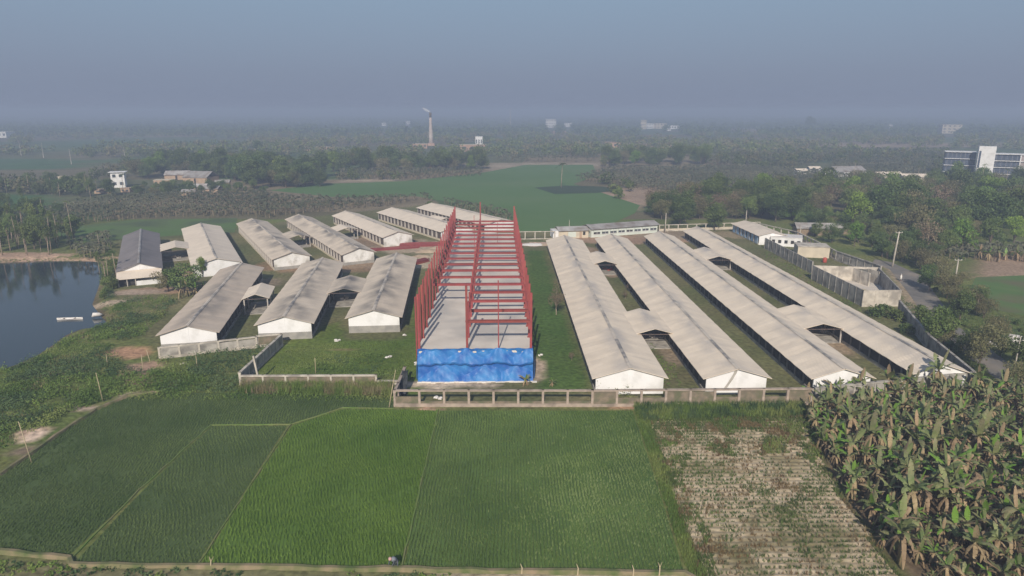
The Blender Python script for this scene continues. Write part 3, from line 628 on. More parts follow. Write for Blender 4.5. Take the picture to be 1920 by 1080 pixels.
shed('L2', 'poultry_shed', 'grey roofed poultry shed with dark ridge streaks, middle one of the front left sheds', 'poultry shed', (531, 593.5), (605, 482.3), (472.4, 613), (588, 606), 3.0, 4.5, M['roof_tan'], plinth=1.35, group=Lf, seed=6)
shed('L3', 'poultry_shed', 'grey roofed poultry shed standing nearest the left side of the red steel frame', 'poultry shed', (699.6, 581.5), (743.7, 473.5), (643.9, 599.4), (752.5, 597), 3.0, 4.5, M['roof_tan'], plinth=1.35, group=Lf, seed=7)
shed('B1', 'poultry_shed', 'dark charcoal roofed poultry shed at the edge of the pond', 'poultry shed', (259.6, 493.3), (264, 428.9), (215, 510), (304, 503.7), 3.0, 4.8, M['roof_dark'], group=Lb, seed=8, wall='white')
shed('B2', 'poultry_shed', 'pale roofed poultry shed right of the charcoal roofed one, bush before its gable', 'poultry shed', (406, 484.4), (376.3, 417.8), (356, 500), (453.3, 491.9), 3.0, 4.5, M['roof_pale'], side='b', group=Lb, seed=9)
shed('B3', 'poultry_shed', 'pale roofed poultry shed with blotchy dark ridge, third from the pond at the back', 'poultry shed', (547, 472.9), (471.5, 409), (508.6, 490.2), (583.2, 480.8), 3.0, 4.5, M['roof_tan'], side='b', plinth=.8, group=Lb, seed=10, wall='whites')
shed('B4', 'poultry_shed', 'poultry shed with grey arch shaped stains on its white gable', 'poultry shed', (672.9, 465), (559, 401.4), (635, 480), (703.7, 474.5), 3.0, 4.5, M['roof_tan'], side='b', plinth=.8, group=Lb, seed=11, wall='whites')
shed('B5', 'poultry_shed', 'clean cream roofed poultry shed with white gable beside the red dirt yard', 'poultry shed', (746.9, 434), (647, 394.8), (713.2, 450), (776, 444.5), 3.0, 4.5, M['roof_pale'], side='b', group=Lb, seed=12, wall='whites')
shed('B6', 'poultry_shed', 'cream roofed poultry shed with white pillars, its near end behind the steel columns', 'poultry shed', (858, 423), (734.3, 388.5), (825.5, 440), (885, 431), 3.0, 4.5, M['roof_pale'], side='b', group=Lb, seed=13)
shed('B7', 'poultry_shed', 'farthest cream roofed poultry shed, seen behind the far end of the red steel frame', 'poultry shed', (940, 411), (808.7, 380), (900, 425.4), (976, 421), 3.0, 4.5, M['roof_pale'], side='b', group=Lb, seed=14)

def canopy(name, label, apN, apF, half, ze, zr, roofm, posts=True, group='open roofed links between the poultry sheds', back=True):
    p0 = at(*apN, zr); p1 = at(*apF, zr); d = Vector((p1.x-p0.x, p1.y-p0.y, 0)); L = d.length; d.normalize(); rz = math.atan2(-d.x, d.y)
    root = empty(name, (p0.x, p0.y, 0), rz, label, 'canopy', group)
    shed_roof(L, half, half, ze, zr, .3, seed=int(apN[0])).build('roof', roofm, root)
    t = MB(); t.bar((-half+.3, .35, ze-.05), (0, .35, zr-.12), .1, .12); t.bar((half-.3, .35, ze-.05), (0, .35, zr-.12), .1, .12); t.bar((-half+.3, .35, ze-.12), (half-.3, .35, ze-.12), .1, .12)
    t.build('truss', M['darksteel'], root)
    if posts:
        pmesh = MB().box((0, 0, (ze-.15)/2), (.22, .22, ze-.15)).mesh('post', M['pillar'])
        for x in (-half+.45, half-.45):
            for y in (.35, L/2, L-.35): link('post', pmesh, root, (x, y, 0))
    q = MB(); q.box((0, L/2, .06), (half*2-.5, L-.4, .12)); q.build('floor_slab', M['conc'], root)
    return root
canopy('link_canopy', 'near open canopy joining the two sheds closest to the steel frame', (1228.7, 616.4), (1198.8, 577.7), 3.75, 2.72, 3.75, M['roof_cream'])
canopy('link_canopy', 'far open canopy joining the two sheds closest to the steel frame', (1134.8, 489), (1119.6, 470.4), 3.7, 2.72, 3.75, M['roof_cream'])
canopy('link_canopy', 'near open canopy joining the two rightmost long sheds', (1544.7, 606.8), (1488.4, 570.6), 3.9, 2.72, 3.75, M['roof_cream'])
canopy('link_canopy', 'far open canopy joining the two rightmost long sheds', (1348.3, 480.2), (1320, 462.6), 3.7, 2.72, 3.75, M['roof_cream'])
canopy('link_canopy', 'small gabled canopy on white posts against the pond side shed', (477.8, 551.6), (490.5, 529.6), 2.7, 3.3, 4.3, M['roof_pale'])
canopy('link_canopy', 'grey gabled canopy joining the two front sheds left of the steel frame', (644.6, 540.6), (657, 515.4), 3.6, 3.15, 4.15, M['roof_tan'])
canopy('link_canopy', 'open canopy joining the charcoal roofed shed to its pale neighbour', (329, 463), (327.8, 450.4), 4.3, 3.0, 4.0, M['roof_pale'])
canopy('link_canopy', 'open canopy left of the shed with the stained white gable', (561, 440), (546, 432), 3.6, 3.15, 4.1, M['roof_tan'])
canopy('link_canopy', 'open canopy left of the clean roofed shed by the dirt yard', (652.5, 426), (638, 420), 3.6, 3.15, 4.1, M['roof_pale'])
canopy('link_canopy', 'farthest open canopy behind the red columns', (836.5, 408.5), (812, 403), 3.8, 3.15, 4.1, M['roof_pale'])

# front lean-to of the charcoal roofed shed
s = SHEDS['B1']; root = empty('lean_to', s['org'], s['rz'], 'low white lean-to with pale sloping roof under the charcoal roofed shed gable', 'lean-to')
w = s['w']; q = MB(); q.add([(-w+.2, -3.4, 1.9), (w-.3, -3.4, 1.9), (w-.3, .42, 3.1), (-w+.2, .42, 3.1), (-w+.2, -3.4, 1.83), (w-.3, -3.4, 1.83), (w-.3, .42, 3.03), (-w+.2, .42, 3.03)], [(0, 1, 2, 3), (7, 6, 5, 4), (0, 4, 5, 1), (1, 5, 6, 2), (3, 7, 4, 0)])
q.build('roof', M['roof_pale'], root)
q = MB(); q.box((w*.35, -2.9, .55), (w*1.1, .2, 1.1)); q.build('front_wall', M['white'], root)
for x in (-w+.5, -w*.55, -w*.2, w-.6): MB().box((x, -3.0, .92), (.18, .18, 1.84)).build('post', M['pillar'], root)
q = MB(); q.box((-w*.45, -2.2, .9), (w*.9, .1, 1.6)); q.build('shade_net', M['netd'], root)
p = at(214, 545)
def tank(): pass

# slanting shadow on a gable, built as a dark grey strip
s = SHEDS['R2']; q = MB()
pts = [(-.1, -.0, 4.0), (-.35, 0, 3.2), (-.75, 0, 2.4), (-1.2, 0, 1.6), (-1.6, 0, .9)]
vs = []
for i, (x, y, z) in enumerate(pts): vs += [(x-.22, .40-.05*(i % 2), z), (x+.20, .36-.05*((i+1) % 2), z+.1)]
vs2 = [(a, b-.03, c) for a, b, c in vs]; n = len(vs)
fs = [(2*i, 2*i+1, 2*i+3, 2*i+2) for i in range(4)] + [(n+2*i+2, n+2*i+3, n+2*i+1, n+2*i) for i in range(4)] + [(2*i, 2*i+2, n+2*i+2, n+2*i) for i in range(4)] + [(2*i+1, n+2*i+1, n+2*i+3, 2*i+3) for i in range(4)]
q.add(vs+vs2, fs); o = q.build('shadow_strip', M['conc']); o.location = s['org']; o.rotation_euler = (0, 0, s['rz'])
tag(o, 'dark grey strip standing in for a shadow on the second long shed gable', 'cloth')

# ------------------------------------------------------------------ steel frame building
ang = math.atan2(2.3, 98.0)
FO = Vector((-5.6, 98.6, 0)); FR = ang      # origin: middle of the front edge
Zs, Zb, Wh, Lb_ = 4.7, 9.2, 8.75, 104.0
fr = empty('steel_frame_building', FO, FR, 'unfinished red steel frame of tall columns and beams on a pale concrete deck', 'building')
q = MB(); q.box((0, Lb_/2-.3, Zs-.16), (2*Wh, Lb_, .32)); q.build('floor_deck', M['slab'], fr)
NB = 18; ST = 5.72
def ibeam(mb, a, b, d, w, t=.06, vert=False):
    a = Vector(a); b = Vector(b); q = (b-a).normalized()
    if vert: side = Vector((1, 0, 0)); up = Vector((0, 1, 0))
    else: up = Vector((0, 0, 1)); side = q.cross(up).normalized()
    def plate(c, sw, su):
        vs = []
        for p in (a, b):
            for i, j in ((-1, -1), (1, -1), (1, 1), (-1, 1)): vs.append(p+c+side*(i*sw/2)+up*(j*su/2))
        mb.add(vs, [(0, 1, 2, 3), (7, 6, 5, 4), (4, 5, 1, 0), (5, 6, 2, 1), (6, 7, 3, 2), (7, 4, 0, 3)])
    plate(Vector((0, 0, 0)), t, d-2*t); plate(up*(d/2-t/2), w, t); plate(up*(-d/2+t/2), w, t); return mb
def colmesh(h, w=.34, d=.46):
    mb = MB(); ibeam(mb, (0, 0, 0), (0, 0, h), d, w, .07, True); mb.box((0, 0, .04), (w+.2, d+.2, .08)); mb.box((0, 0, 4.5), (w+.12, d+.06, .1)); return mb.mesh('column', M['steel'])
cL, cM, cR, cG = colmesh(8.8), colmesh(10.1), colmesh(8.9), MB().box((0, 0, (Zs-.33)/2), (.3, .34, Zs-.33)).mesh('lower_column', M['steel'])
xL, xM, xR = -8.55, -1.25, 8.5
for i in range(NB):
    y = .35+i*ST
    link('column', cL, fr, (xL, y, Zs)); link('column', cR, fr, (xR, y, Zs))
    if i % 1 == 0: link('column', cM if (i in (0, 17)) else colm2, fr, (xM, y, Zs)) if i else None
    if i == 0:
        colm2 = MB(); ibeam(colm2, (0, 0, 0), (0, 0, 6.0), .42, .3, .07, True); colm2.box((0, 0, 4.5), (.42, .5, .1)); colm2 = colm2.mesh('column', M['steel'])
        link('column', cM, fr, (xM, y, Zs))
    ibeam(MB(), (0, 0, 0), (1, 0, 0), .4, .3)
    q = MB(); ibeam(q, (xM+.2, y, Zb), (xR-.2, y, Zb), .46, .34); q.build('beam', M['steel'], fr)
    if i >= 4: q = MB(); ibeam(q, (xL+.2, y, Zb), (xM-.2, y, Zb), .46, .34); q.build('beam', M['steel'], fr)
    link('lower_column', cG, fr, (xL-.05, y, 0)); link('lower_column', cG, fr, (xR+.05, y, 0)); link('lower_column', cG, fr, (xM, y, 0))
    if i % 3 == 1:   # brackets
        pass
# second row of slimmer columns outside the left edge, as in the photo
cO = MB(); ibeam(cO, (0, 0, 0), (0, 0, 12.6), .3, .22, .05, True); cO = cO.mesh('outer_column', M['steel'])
for i in range(NB-2): link('outer_column', cO, fr, (xL-.62, .35+i*ST+1.9, 0))
# edge beams
for x in (xL, xM, xR):
    q = MB(); ibeam(q, (x, .35, Zs+4.35), (x, .35+(NB-1)*ST, Zs+4.35) if x != xL else (x, .35+(NB-1)*ST, Zs+4.35), .3, .2, .05)
    if x == xL: q = MB(); ibeam(q, (x, .35+4*ST, Zs+4.35), (x, .35+(NB-1)*ST, Zs+4.35), .3, .2, .05)
    if x == xM: q = MB(); ibeam(q, (x, .35+1*ST, Zs+4.35), (x, .35+(NB-1)*ST, Zs+4.35), .3, .2, .05)
    q.build('edge_beam', M['steel'], fr)
MB().bar((3.55, .2, Zs), (3.55, .2, Zs+10.9), .17, .17).build('post', M['steel'], fr)
MB().bar((xM-.9, .35+12*ST, Zs), (xM-.9, .35+12*ST, Zs+10.5), .12, .12).build('post', M['steel'], fr)
MB().bar((3.6, .35+15*ST, Zs), (3.6, .35+15*ST, Zs+6.5), .12, .12).build('post', M['steel'], fr)
# bracing rods between right hand columns
q = MB()
for i in (1, 6, 11): q.bar((xR, .35+i*ST, Zs+.3), (xR, .35+(i+1)*ST, Zs+4.2), .06); q.bar((xR, .35+(i+1)*ST, Zs+.3), (xR, .35+i*ST, Zs+4.2), .06)
q.build('bracing', M['steel'], fr)
q = MB(); q.box((-4, Lb_/2, .05), (2*Wh-1, Lb_-2, .1)); q = None

# blue tarpaulin hung round the front of the lower storey
tm = bpy.data.materials.new('blue_tarp'); tm.use_nodes = True
t = tm.node_tree; b = t.nodes['Principled BSDF']; b.inputs['Roughness'].default_value = .52; b.inputs['Specular IOR Level'].default_value = .4
n = t.nodes.new('ShaderNodeTexNoise'); n.inputs['Scale'].default_value = .55; n.inputs['Detail'].default_value = 5; tcn = t.nodes.new('ShaderNodeTexCoord'); t.links.new(tcn.outputs['Object'], n.inputs[0])
r_ = t.nodes.new('ShaderNodeValToRGB'); r_.color_ramp.elements[0].position = .35; r_.color_ramp.elements[0].color = (.014, .10, .38, 1)
r_.color_ramp.elements[1].position = .68; r_.color_ramp.elements[1].color = (.035, .21, .52, 1); t.links.new(n.outputs[0], r_.inputs[0]); t.links.new(r_.outputs[0], b.inputs['Base Color'])
n = t.nodes.new('ShaderNodeTexNoise'); n.inputs['Scale'].default_value = 2.6; n.inputs['Detail'].default_value = 6; n.inputs['Distortion'].default_value = 1.2; t.links.new(tcn.outputs['Object'], n.inputs[0])
bp = t.nodes.new('ShaderNodeBump'); bp.inputs['Distance'].default_value = .05; t.links.new(n.outputs[0], bp.inputs['Height']); t.links.new(bp.outputs[0], b.inputs['Normal'])
b.inputs['Coat Weight'].default_value = .1; b.inputs['Coat Roughness'].default_value = .25
def tarp_z(u, v):
    """outward offset (m) of the sheet: tents flaring out below two rows of tie points"""
    z = .10; w = v+.035*math.sin(u*.9+.6)+.012*math.sin(u*4.1)
    if w > .52: f = (1-w)/.48; pins = ((1.6, 2.6), (7.4, 2.7), (12.4, 2.3), (16.6, 2.0)); A = .85
    else: f = (.52-w)/.52; pins = ((3.9, 3.0), (10.2, 2.7), (15.2, 2.3)); A = .95; z += .22
    best = -.25*min(1, f*3)
    for px, hw in pins:
        d = abs(u-px)/hw; e = f-d*.92
        best = max(best, (A*f if d < f else A*f-.9*(d-f)*hw/2.2))
    z += max(best, .30*f-.10)
    if w > .52: z -= .30*max(0, 1-(w-.52)/.07)
    z += .035*math.sin(u*5.3+2*v)+.05*math.sin(u*1.9+v*9)*math.sin(v*13+u)
    return z
nu, nv = 120, 40; vs = []; fs = []
for j in range(nv+1):
    for i in range(nu+1):
        u = 17.6*i/nu; v = j/nv; top = 5.0+.13*math.sin(u*1.1)+.08*math.sin(u*2.7)
        vs.append((u-8.8, -.28-tarp_z(u, v)*.9, .02+v*(top-.02)))
for j in range(nv):
    for i in range(nu): a = j*(nu+1)+i; fs.append((a, a+1, a+nu+2, a+nu+1))
q = MB(); q.add(vs, fs)
base = len(q.v); # fold over the deck edge
vs = []; fs = []
for i in range(nu+1):
    u = 17.6*i/nu; top = 5.0+.13*math.sin(u*1.1)+.08*math.sin(u*2.7)
    vs += [(u-8.8, -.28-tarp_z(u, 1)*.9, top), (u-8.8, .12+.12*math.sin(u*2.1), Zs+.20+.06*math.sin(u*3)), (u-8.8, .55+.14*math.sin(u*1.3+1), Zs+.03)]
for i in range(nu): a = i*3; fs += [(a, a+3, a+4, a+1), (a+1, a+4, a+5, a+2)]
q.add(vs, fs)
for sgn, Ls in ((1, 7.2), (-1, .9)):
    vs = []; fs = []; n1 = 26
    for j in range(13):
        for i in range(n1+1):
            yy_ = -.35+(Ls+.35)*i/n1; v = j/12; vs.append((sgn*(8.82+.10*math.sin(yy_*2.3+v*3)+.06*math.sin(yy_*5)+.2*(1-v)), yy_, .02+v*(4.75+.1*math.sin(yy_*2))))
    for j in range(12):
        for i in range(n1): a = j*(n1+1)+i; fs.append((a, a+1, a+n1+2, a+n1+1) if sgn > 0 else (a+1, a, a+n1+1, a+n1+2))
    q.add(vs, fs)
o = q.build('tarpaulin', tm); o.location = FO; o.rotation_euler = (0, 0, FR)
tag(o, 'blue plastic tarpaulin hung in folds round the front of the concrete deck', 'tarpaulin')
q = MB()
for i in range(26):
    x = -8.8+i*.7; q.box((x+.3, -1.45+.1*math.sin(i*1.7), .09), (.72, .3+.1*math.sin(i*2.3), .16+.05*math.sin(i)), .1*math.sin(i*3))
o = q.build('sandbag_row', M['sack'], smooth=False); o.location = FO; o.rotation_euler = (0, 0, FR); tag(o, 'low pale row of sandbags holding down the foot of the blue tarpaulin', 'sandbags')

def fworld(x, y, z=0): return FO + Matrix.Rotation(FR, 3, 'Z') @ Vector((x, y, z))
# stacked red beams in the yard
def stack(px, py, rz, n, L, lay, label, nm='beam_stack'):
    p = at(px, py); r = random.Random(int(px)); root = empty(nm, p, rz, label, 'beam stack', 'red beams stacked in the yard')
    for k in range(lay):
        for i in range(n-k):
            q = MB(); a = r.uniform(-.03, .03); x = (i-(n-k)/2)*.5; ibeam(q, (-L/2, x+a, .2+.36*k), (L/2+r.uniform(-.6, .4), x-a, .2+.36*k), .34, .24, .05); q.build('steel_beam', M['steel'], root)
stack(742, 466, R(20), 7, 14, 1, 'long red beams laid side by side below the white gable of the clean shed')
stack(790, 460, R(4), 9, 13, 2, 'widest stack of red beams lying left of the steel frame')
stack(690, 468, R(14), 4, 9, 1, 'short red beams at the left end of the dirt yard')
stack(786, 492, R(55), 6, 6, 2, 'red beams stacked crosswise beside the steel columns')
for k, (px, py, rx, ry, h, lb) in enumerate([(802, 472, 4.5, 2.2, .8, 'pale straw coloured sand heap beside the red beams'), (822, 466, 3.5, 2, .7, 'pale sand heap against the left columns of the steel frame'), (790, 481, 3, 1.6, .5, 'low sand heap nearest the front left sheds'),
                                            (1000, 459, 4.6, 2.0, .45, 'white and pink rubble heap beside the far end of the steel frame'), (1020, 459, 2.5, 1.5, .4, 'small pink rubble heap at the corner of the nearest long shed')]):
    p = at(px, py); mb = MB(); vs = []; fs = []; n = 14
    for j, (rr, z) in enumerate(((1, 0), (.75, .45), (.45, .8), (.15, 1))):
        for i in range(n): a = 2*math.pi*i/n; q_ = rr*(1+.12*math.sin(i*2.3+k+j)); vs.append((p.x+rx*q_*math.cos(a), p.y+ry*q_*math.sin(a), h*z*(1+.15*math.sin(i*1.7))-.02))
    for j in range(3):
        for i in range(n): fs.append((j*n+i, j*n+(i+1) % n, (j+1)*n+(i+1) % n, (j+1)*n+i))
    fs.append(tuple(3*n+i for i in range(n))); mb.add(vs, fs); tag(mb.build('rubble_heap', M['sack'] if k == 3 else M['soil'], smooth=True), lb, 'heap')

# ------------------------------------------------------------------ walls and fences
def frame_fence(name, label, A, B, h, bay, panels, m, pw=.32, post_h=None, group=None, plinth=.35, rail=.22, top=True, cat='fence', pm=None):
    A = Vector((A.x, A.y, 0)); B = Vector((B.x, B.y, 0)); L = (B-A).length; rz = math.atan2((B-A).y, (B-A).x)
    root = empty(name, A, rz, label, cat, group); n = max(1, round(L/bay)); st = L/n
    pmesh = MB().box((0, 0, (post_h or h)/2), (pw, pw, (post_h or h))).mesh('post', pm or m)
    for i in range(n+1): link('post', pmesh, root, (i*st, 0, 0))
    q = MB(); q.box((L/2, 0, plinth/2-.05), (L+.06, pw+.12, plinth+.1)); q.build('plinth_beam', m, root)
    if top:
        q = MB(); q.box((L/2, 0, h-rail/2), (L+pw+.04, pw+.1, rail)); q.build('top_rail', m, root)
    for i in range(n):
        f = panels(i/n, i)
        if f: 
            hh = (h-plinth-rail)*f[0]; q = MB(); q.box(((i+.5)*st, 0, plinth+hh/2), (st-pw-.01, .14, hh)); q.build('panel', f[1], root)
    return root
FA = at(741, 762); FB = at(1110, 762); FC = at(1520, 758)
FD = at(1826.3, 698.3, 2.4)
rp_ = random.Random(3)
frame_fence('boundary_fence', 'pinkish concrete post and rail fence with see-through bays below the blue tarpaulin', FA, FB, 2.5, 3.35, lambda u, i: (.55, M['panel']) if i in (0,) else ((.16, M['panel'])), M['pink_conc'], rail=.2, plinth=.5)
frame_fence('boundary_fence', 'concrete fence with rough brown brick panels in front of the long white gables', FB, FC, 2.5, 3.3, lambda u, i: (rp_.choice([1, 1, .9, 1, .45]), M['panel']), M['pink_conc'], plinth=.42)
frame_fence('boundary_wall', 'grey concrete boundary wall half hidden behind the banana plants', FC, FD, 2.5, 3.3, lambda u, i: (1, M['conc']), M['conc'])
GB = at(1743, 628.9, 2.5); GC = at(1687.4, 564, 2.5)
frame_fence('boundary_wall', 'tall weathered boundary wall along the road, dark on the shed side, near stretch', FD, GB, 2.6, 3.2, lambda u, i: (1, M['conc']), M['conc'])
frame_fence('boundary_wall', 'tall weathered boundary wall along the road, stretch ending at the grey compound', GB, GC, 2.6, 3.2, lambda u, i: (1, M['conc']), M['conc'])
HA = at(1425, 418.8, 2.7); HB = at(1493.8, 433.8, 2.7); HC = at(1568.8, 470.3, 2.7); HD = at(1652, 498, 2.7)
frame_fence('boundary_fence', 'open concrete post and rail frame behind the blue walled shed', HA, HB, 2.7, 3.2, lambda u, i: (.35, M['conc']) if i % 2 else None, M['concl'])
frame_fence('boundary_fence', 'open concrete post and rail frame behind the cream yard walls', HB, HC, 2.7, 3.2, lambda u, i: (.45, M['conc']), M['concl'])
frame_fence('boundary_wall', 'grey panelled concrete wall beyond the courtyard beside the power pole', HC, HD, 2.7, 3.2, lambda u, i: (1, M['conc']), M['conc'])
frame_fence('boundary_fence', 'pale post and rail fence behind the long sheds, left of the blue walled shed', at(1236, 434), at(1424, 428), 2.3, 3.4, lambda u, i: (.3, M['cream']), M['concl'], pw=.3)
frame_fence('boundary_fence', 'pale post and rail fence between the steel frame and the long white building', at(966, 449), at(1040, 448), 2.6, 3.6, lambda u, i: None, M['concl'], pw=.3, plinth=.25)
frame_fence('boundary_fence', 'low grey fence across the white gable of the pond side shed', at(300, 672), at(482, 651), 2.0, 3.3, lambda u, i: (.85, M['conc']), M['concl'], pw=.3)
frame_fence('boundary_fence', 'low tan fence between the two front left sheds', at(484, 650), at(529, 646), 2.1, 3.3, lambda u, i: (.9, M['panel']), M['concl'], pw=.3)
frame_fence('boundary_fence', 'concrete fence running from the weedy corner up to the middle front shed', at(452, 722), at(529, 648), 2.1, 3.1, lambda u, i: (1, M['conc']), M['concl'], pw=.34)
frame_fence('low_wall', 'low straight concrete wall with weeds along its foot below the lawn', at(452, 722), at(706, 721), 1.6, 3.3, lambda u, i: (.9, M['panel']), M['concl'], pw=.28, cat='wall')
frame_fence('boundary_fence', 'short end of the concrete fence turning back beside the blue tarpaulin', at(741, 762), at(760, 714), 2.3, 3.2, lambda u, i: None, M['pink_conc'])
frame_fence('low_wall', 'low stub wall between the lawn and the tarpaulin', at(707, 721), at(752, 721), .7, 3.3, lambda u, i: (.9, M['panel']), M['concl'], pw=.24, cat='wall')
MB().bar(at(486, 716) , at(463.5, 673.5, 3.6) if False else at(486, 716)+Vector((-.5, 0, 4.2)), .26).build('x', M['concl'])
o = bpy.data.objects['x']; o.name = 'leaning_post'; tag(o, 'pale leaning concrete post at the weedy corner of the low wall', 'post')
# black sheeting on the fence end
q = MB(); p = at(757, 736); vs = []; fs = []
for j in range(9):
    for i in range(7): v = j/8; u = i/6; vs.append((p.x-.9+1.5*u*(.6+.4*(1-v))+.5*v, p.y-1.4*(1-v)+1.6*v+.25*math.sin(i*2+j), .1+2.7*v+.12*math.sin(i*1.5)))
for j in range(8):
    for i in range(6): a = j*7+i; fs.append((a, a+1, a+8, a+7))
q.add(vs, fs); o = q.build('black_sheet', M['black'], smooth=True); md = o.modifiers.new('s', 'SOLIDIFY'); md.thickness = .05
tag(o, 'crumpled black plastic sheet draped over the end of the concrete fence', 'plastic sheet')

# ------------------------------------------------------------------ grey walled compound at the right
def wallbox(name, pts, h, t, m, parent, z0=0):
    """wall segment between two ground points in world coords"""
    a, b_ = pts; mb = MB(); d = Vector((b_[0]-a[0], b_[1]-a[1], 0)); L = d.length; rz = math.atan2(d.y, d.x)
    mb.box(((a[0]+b_[0])/2, (a[1]+b_[1])/2, z0+h/2), (L, t, h), rz); n = max(1, round(L/3.0))
    for i in range(n+1):
        p_ = Vector(a[:2]+(0,) if isinstance(a, tuple) else (a[0], a[1], 0)) + d*(i/n); mb.box((p_.x, p_.y, z0+h/2-.01), (.3, t+.12, h-.02), rz)
    return mb.build(name, m, parent)
cA, cB, cC, cD = at(1524.7, 497.5, 3.6), at(1620.3, 544.4, 3.6), at(1688.8, 543.4, 3.6), at(1647.5, 501.3, 3.6)
root = empty('walled_compound', (0, 0, 0), 0, 'roofless grey concrete compound with tall panelled walls beside the road', 'compound')
wallbox('wall', (cA, cB), 3.6, .22, M['conc'], root); wallbox('wall', (cB, cC), 3.6, .22, M['concl'], root); wallbox('wall', (cC, cD), 3.6, .22, M['conc'], root)
cE = cA.lerp(cD, .62); cF = cA.lerp(cD, .86)
wallbox('wall', (cA, cE), 3.6, .22, M['concl'], root); wallbox('wall', (cF, cD), 3.6, .22, M['concl'], root)
wallbox('lintel', (cE, cF), .5, .26, M['concl'], root, 3.1)
m1 = cE.lerp(cB, .0)+Vector((0, -6.5, 0)); wallbox('inner_wall', (cE, Vector((cE.x+1.2, cE.y-5.5, 0))), 3.3, .2, M['concl'], root)
wallbox('inner_wall', (cF, Vector((cF.x+.8, cF.y-3.4, 0))), 3.2, .2, M['concl'], root)
q = MB(); q.prism([(p.x, p.y) for p in (cA, cB, cC, cD)], -.02, .12); q.build('floor', M['slab'], root)
q = MB(); pc = cE.lerp(cB, .45); vs = []
root2 = empty('straw_pile', (pc.x+1.5, pc.y, .12), 0, 'small brown straw pile on the floor of the grey compound', 'pile')
q.tube([(0, 0, 0), (0, 0, .25), (0, 0, .5)], [1.6, 1.2, .4], 11); q.build('heap', M['straw'], root2, smooth=True)
# long grey wall up to the blue shed, yard walls
eA, eB = at(1435.6, 446, 3.2), at(1524, 490, 3.2)
root = empty('yard_wall', (0, 0, 0), 0, 'long grey panelled wall between the rightmost shed and the small yards', 'wall'); wallbox('wall', (eA, eB), 3.2, .22, M['conc'], root)
# whitish ventilated store
def flat_house(name, label, cat, c, size, rz, wallm, roofm, wins=0, lip=.4, h0=0, side_w=0, group=None, win_m=None, roof_t=.2, floors=1, door=True):
    root = empty(name, c, rz, label, cat, group); sx, sy, sz = size
    q = MB(); q.box((0, 0, sz/2+h0), (sx, sy, sz)); q.build('wall', wallm, root)
    q = MB(); q.box((0, 0, sz+h0+roof_t/2), (sx+lip, sy+lip, roof_t)); q.build('roof_slab', roofm, root)
    for f in range(floors):
        zc = sz*(f+.55)/floors
        for i in range(wins):
            x = (i+.5)/wins*sx-sx/2
            q = MB(); q.box((x, -sy/2-.03, zc), (sx/wins*.5, .1, sz/floors*.38)); q.build('window', win_m or M['glass'], root)
    return root
p = at(1478, 461); flat_house('white_store', 'white walled store with vents standing behind the blue shed', 'store', Vector((p.x, p.y+2, 0)), (9, 6.5, 2.6), R(-22), M['white'], M['sack'], 5, .1, win_m=M['netd'])
p = at(1530, 484); flat_house('cream_store', 'cream walled flat roofed room in the yard behind the grey wall', 'store', Vector((p.x, p.y+3.5, 0)), (8.4, 6, 3.0), R(-12), M['cream'], M['concl'], 0, .3)
for px, py, lb in ((1546, 492, 'red plastic drum beside the cream walled room'), (1516, 463, 'red plastic drum under the post and rail frame')):
    p = at(px, py); q = MB(); q.tube([(0, 0, 0), (0, 0, .1), (0, 0, 1.1), (0, 0, 1.3), (0, 0, 1.4)], [.5, .55, .55, .42, .2], 14); o = q.build('plastic_drum', M['redp'], smooth=True); o.location = p; tag(o, lb, 'drum')
# blue walled shed
p0 = at(1449.5, 434, 4.0); 
shed('BL', 'blue_walled_shed', 'gabled shed with blue painted walls at the far right corner of the yard', 'shed', (1450, 435.5), (1396, 413), (1424.5, 446), (1471, 441.5), 2.9, 4.0, M['roof_pale'], side='b', seed=21, s=4, ridge=False)
s = SHEDS['BL']; n = 7
for i in range(n):
    q = MB(); y0 = .7+(s['L']-1.4)*i/n; st = (s['L']-1.4)/n; q.box((-(s['w']-.6)-.16, y0+st/2, 1.45), (.12, st*.66, 2.3)); q.build('blue_panel', M['bluewall'], s['root'])

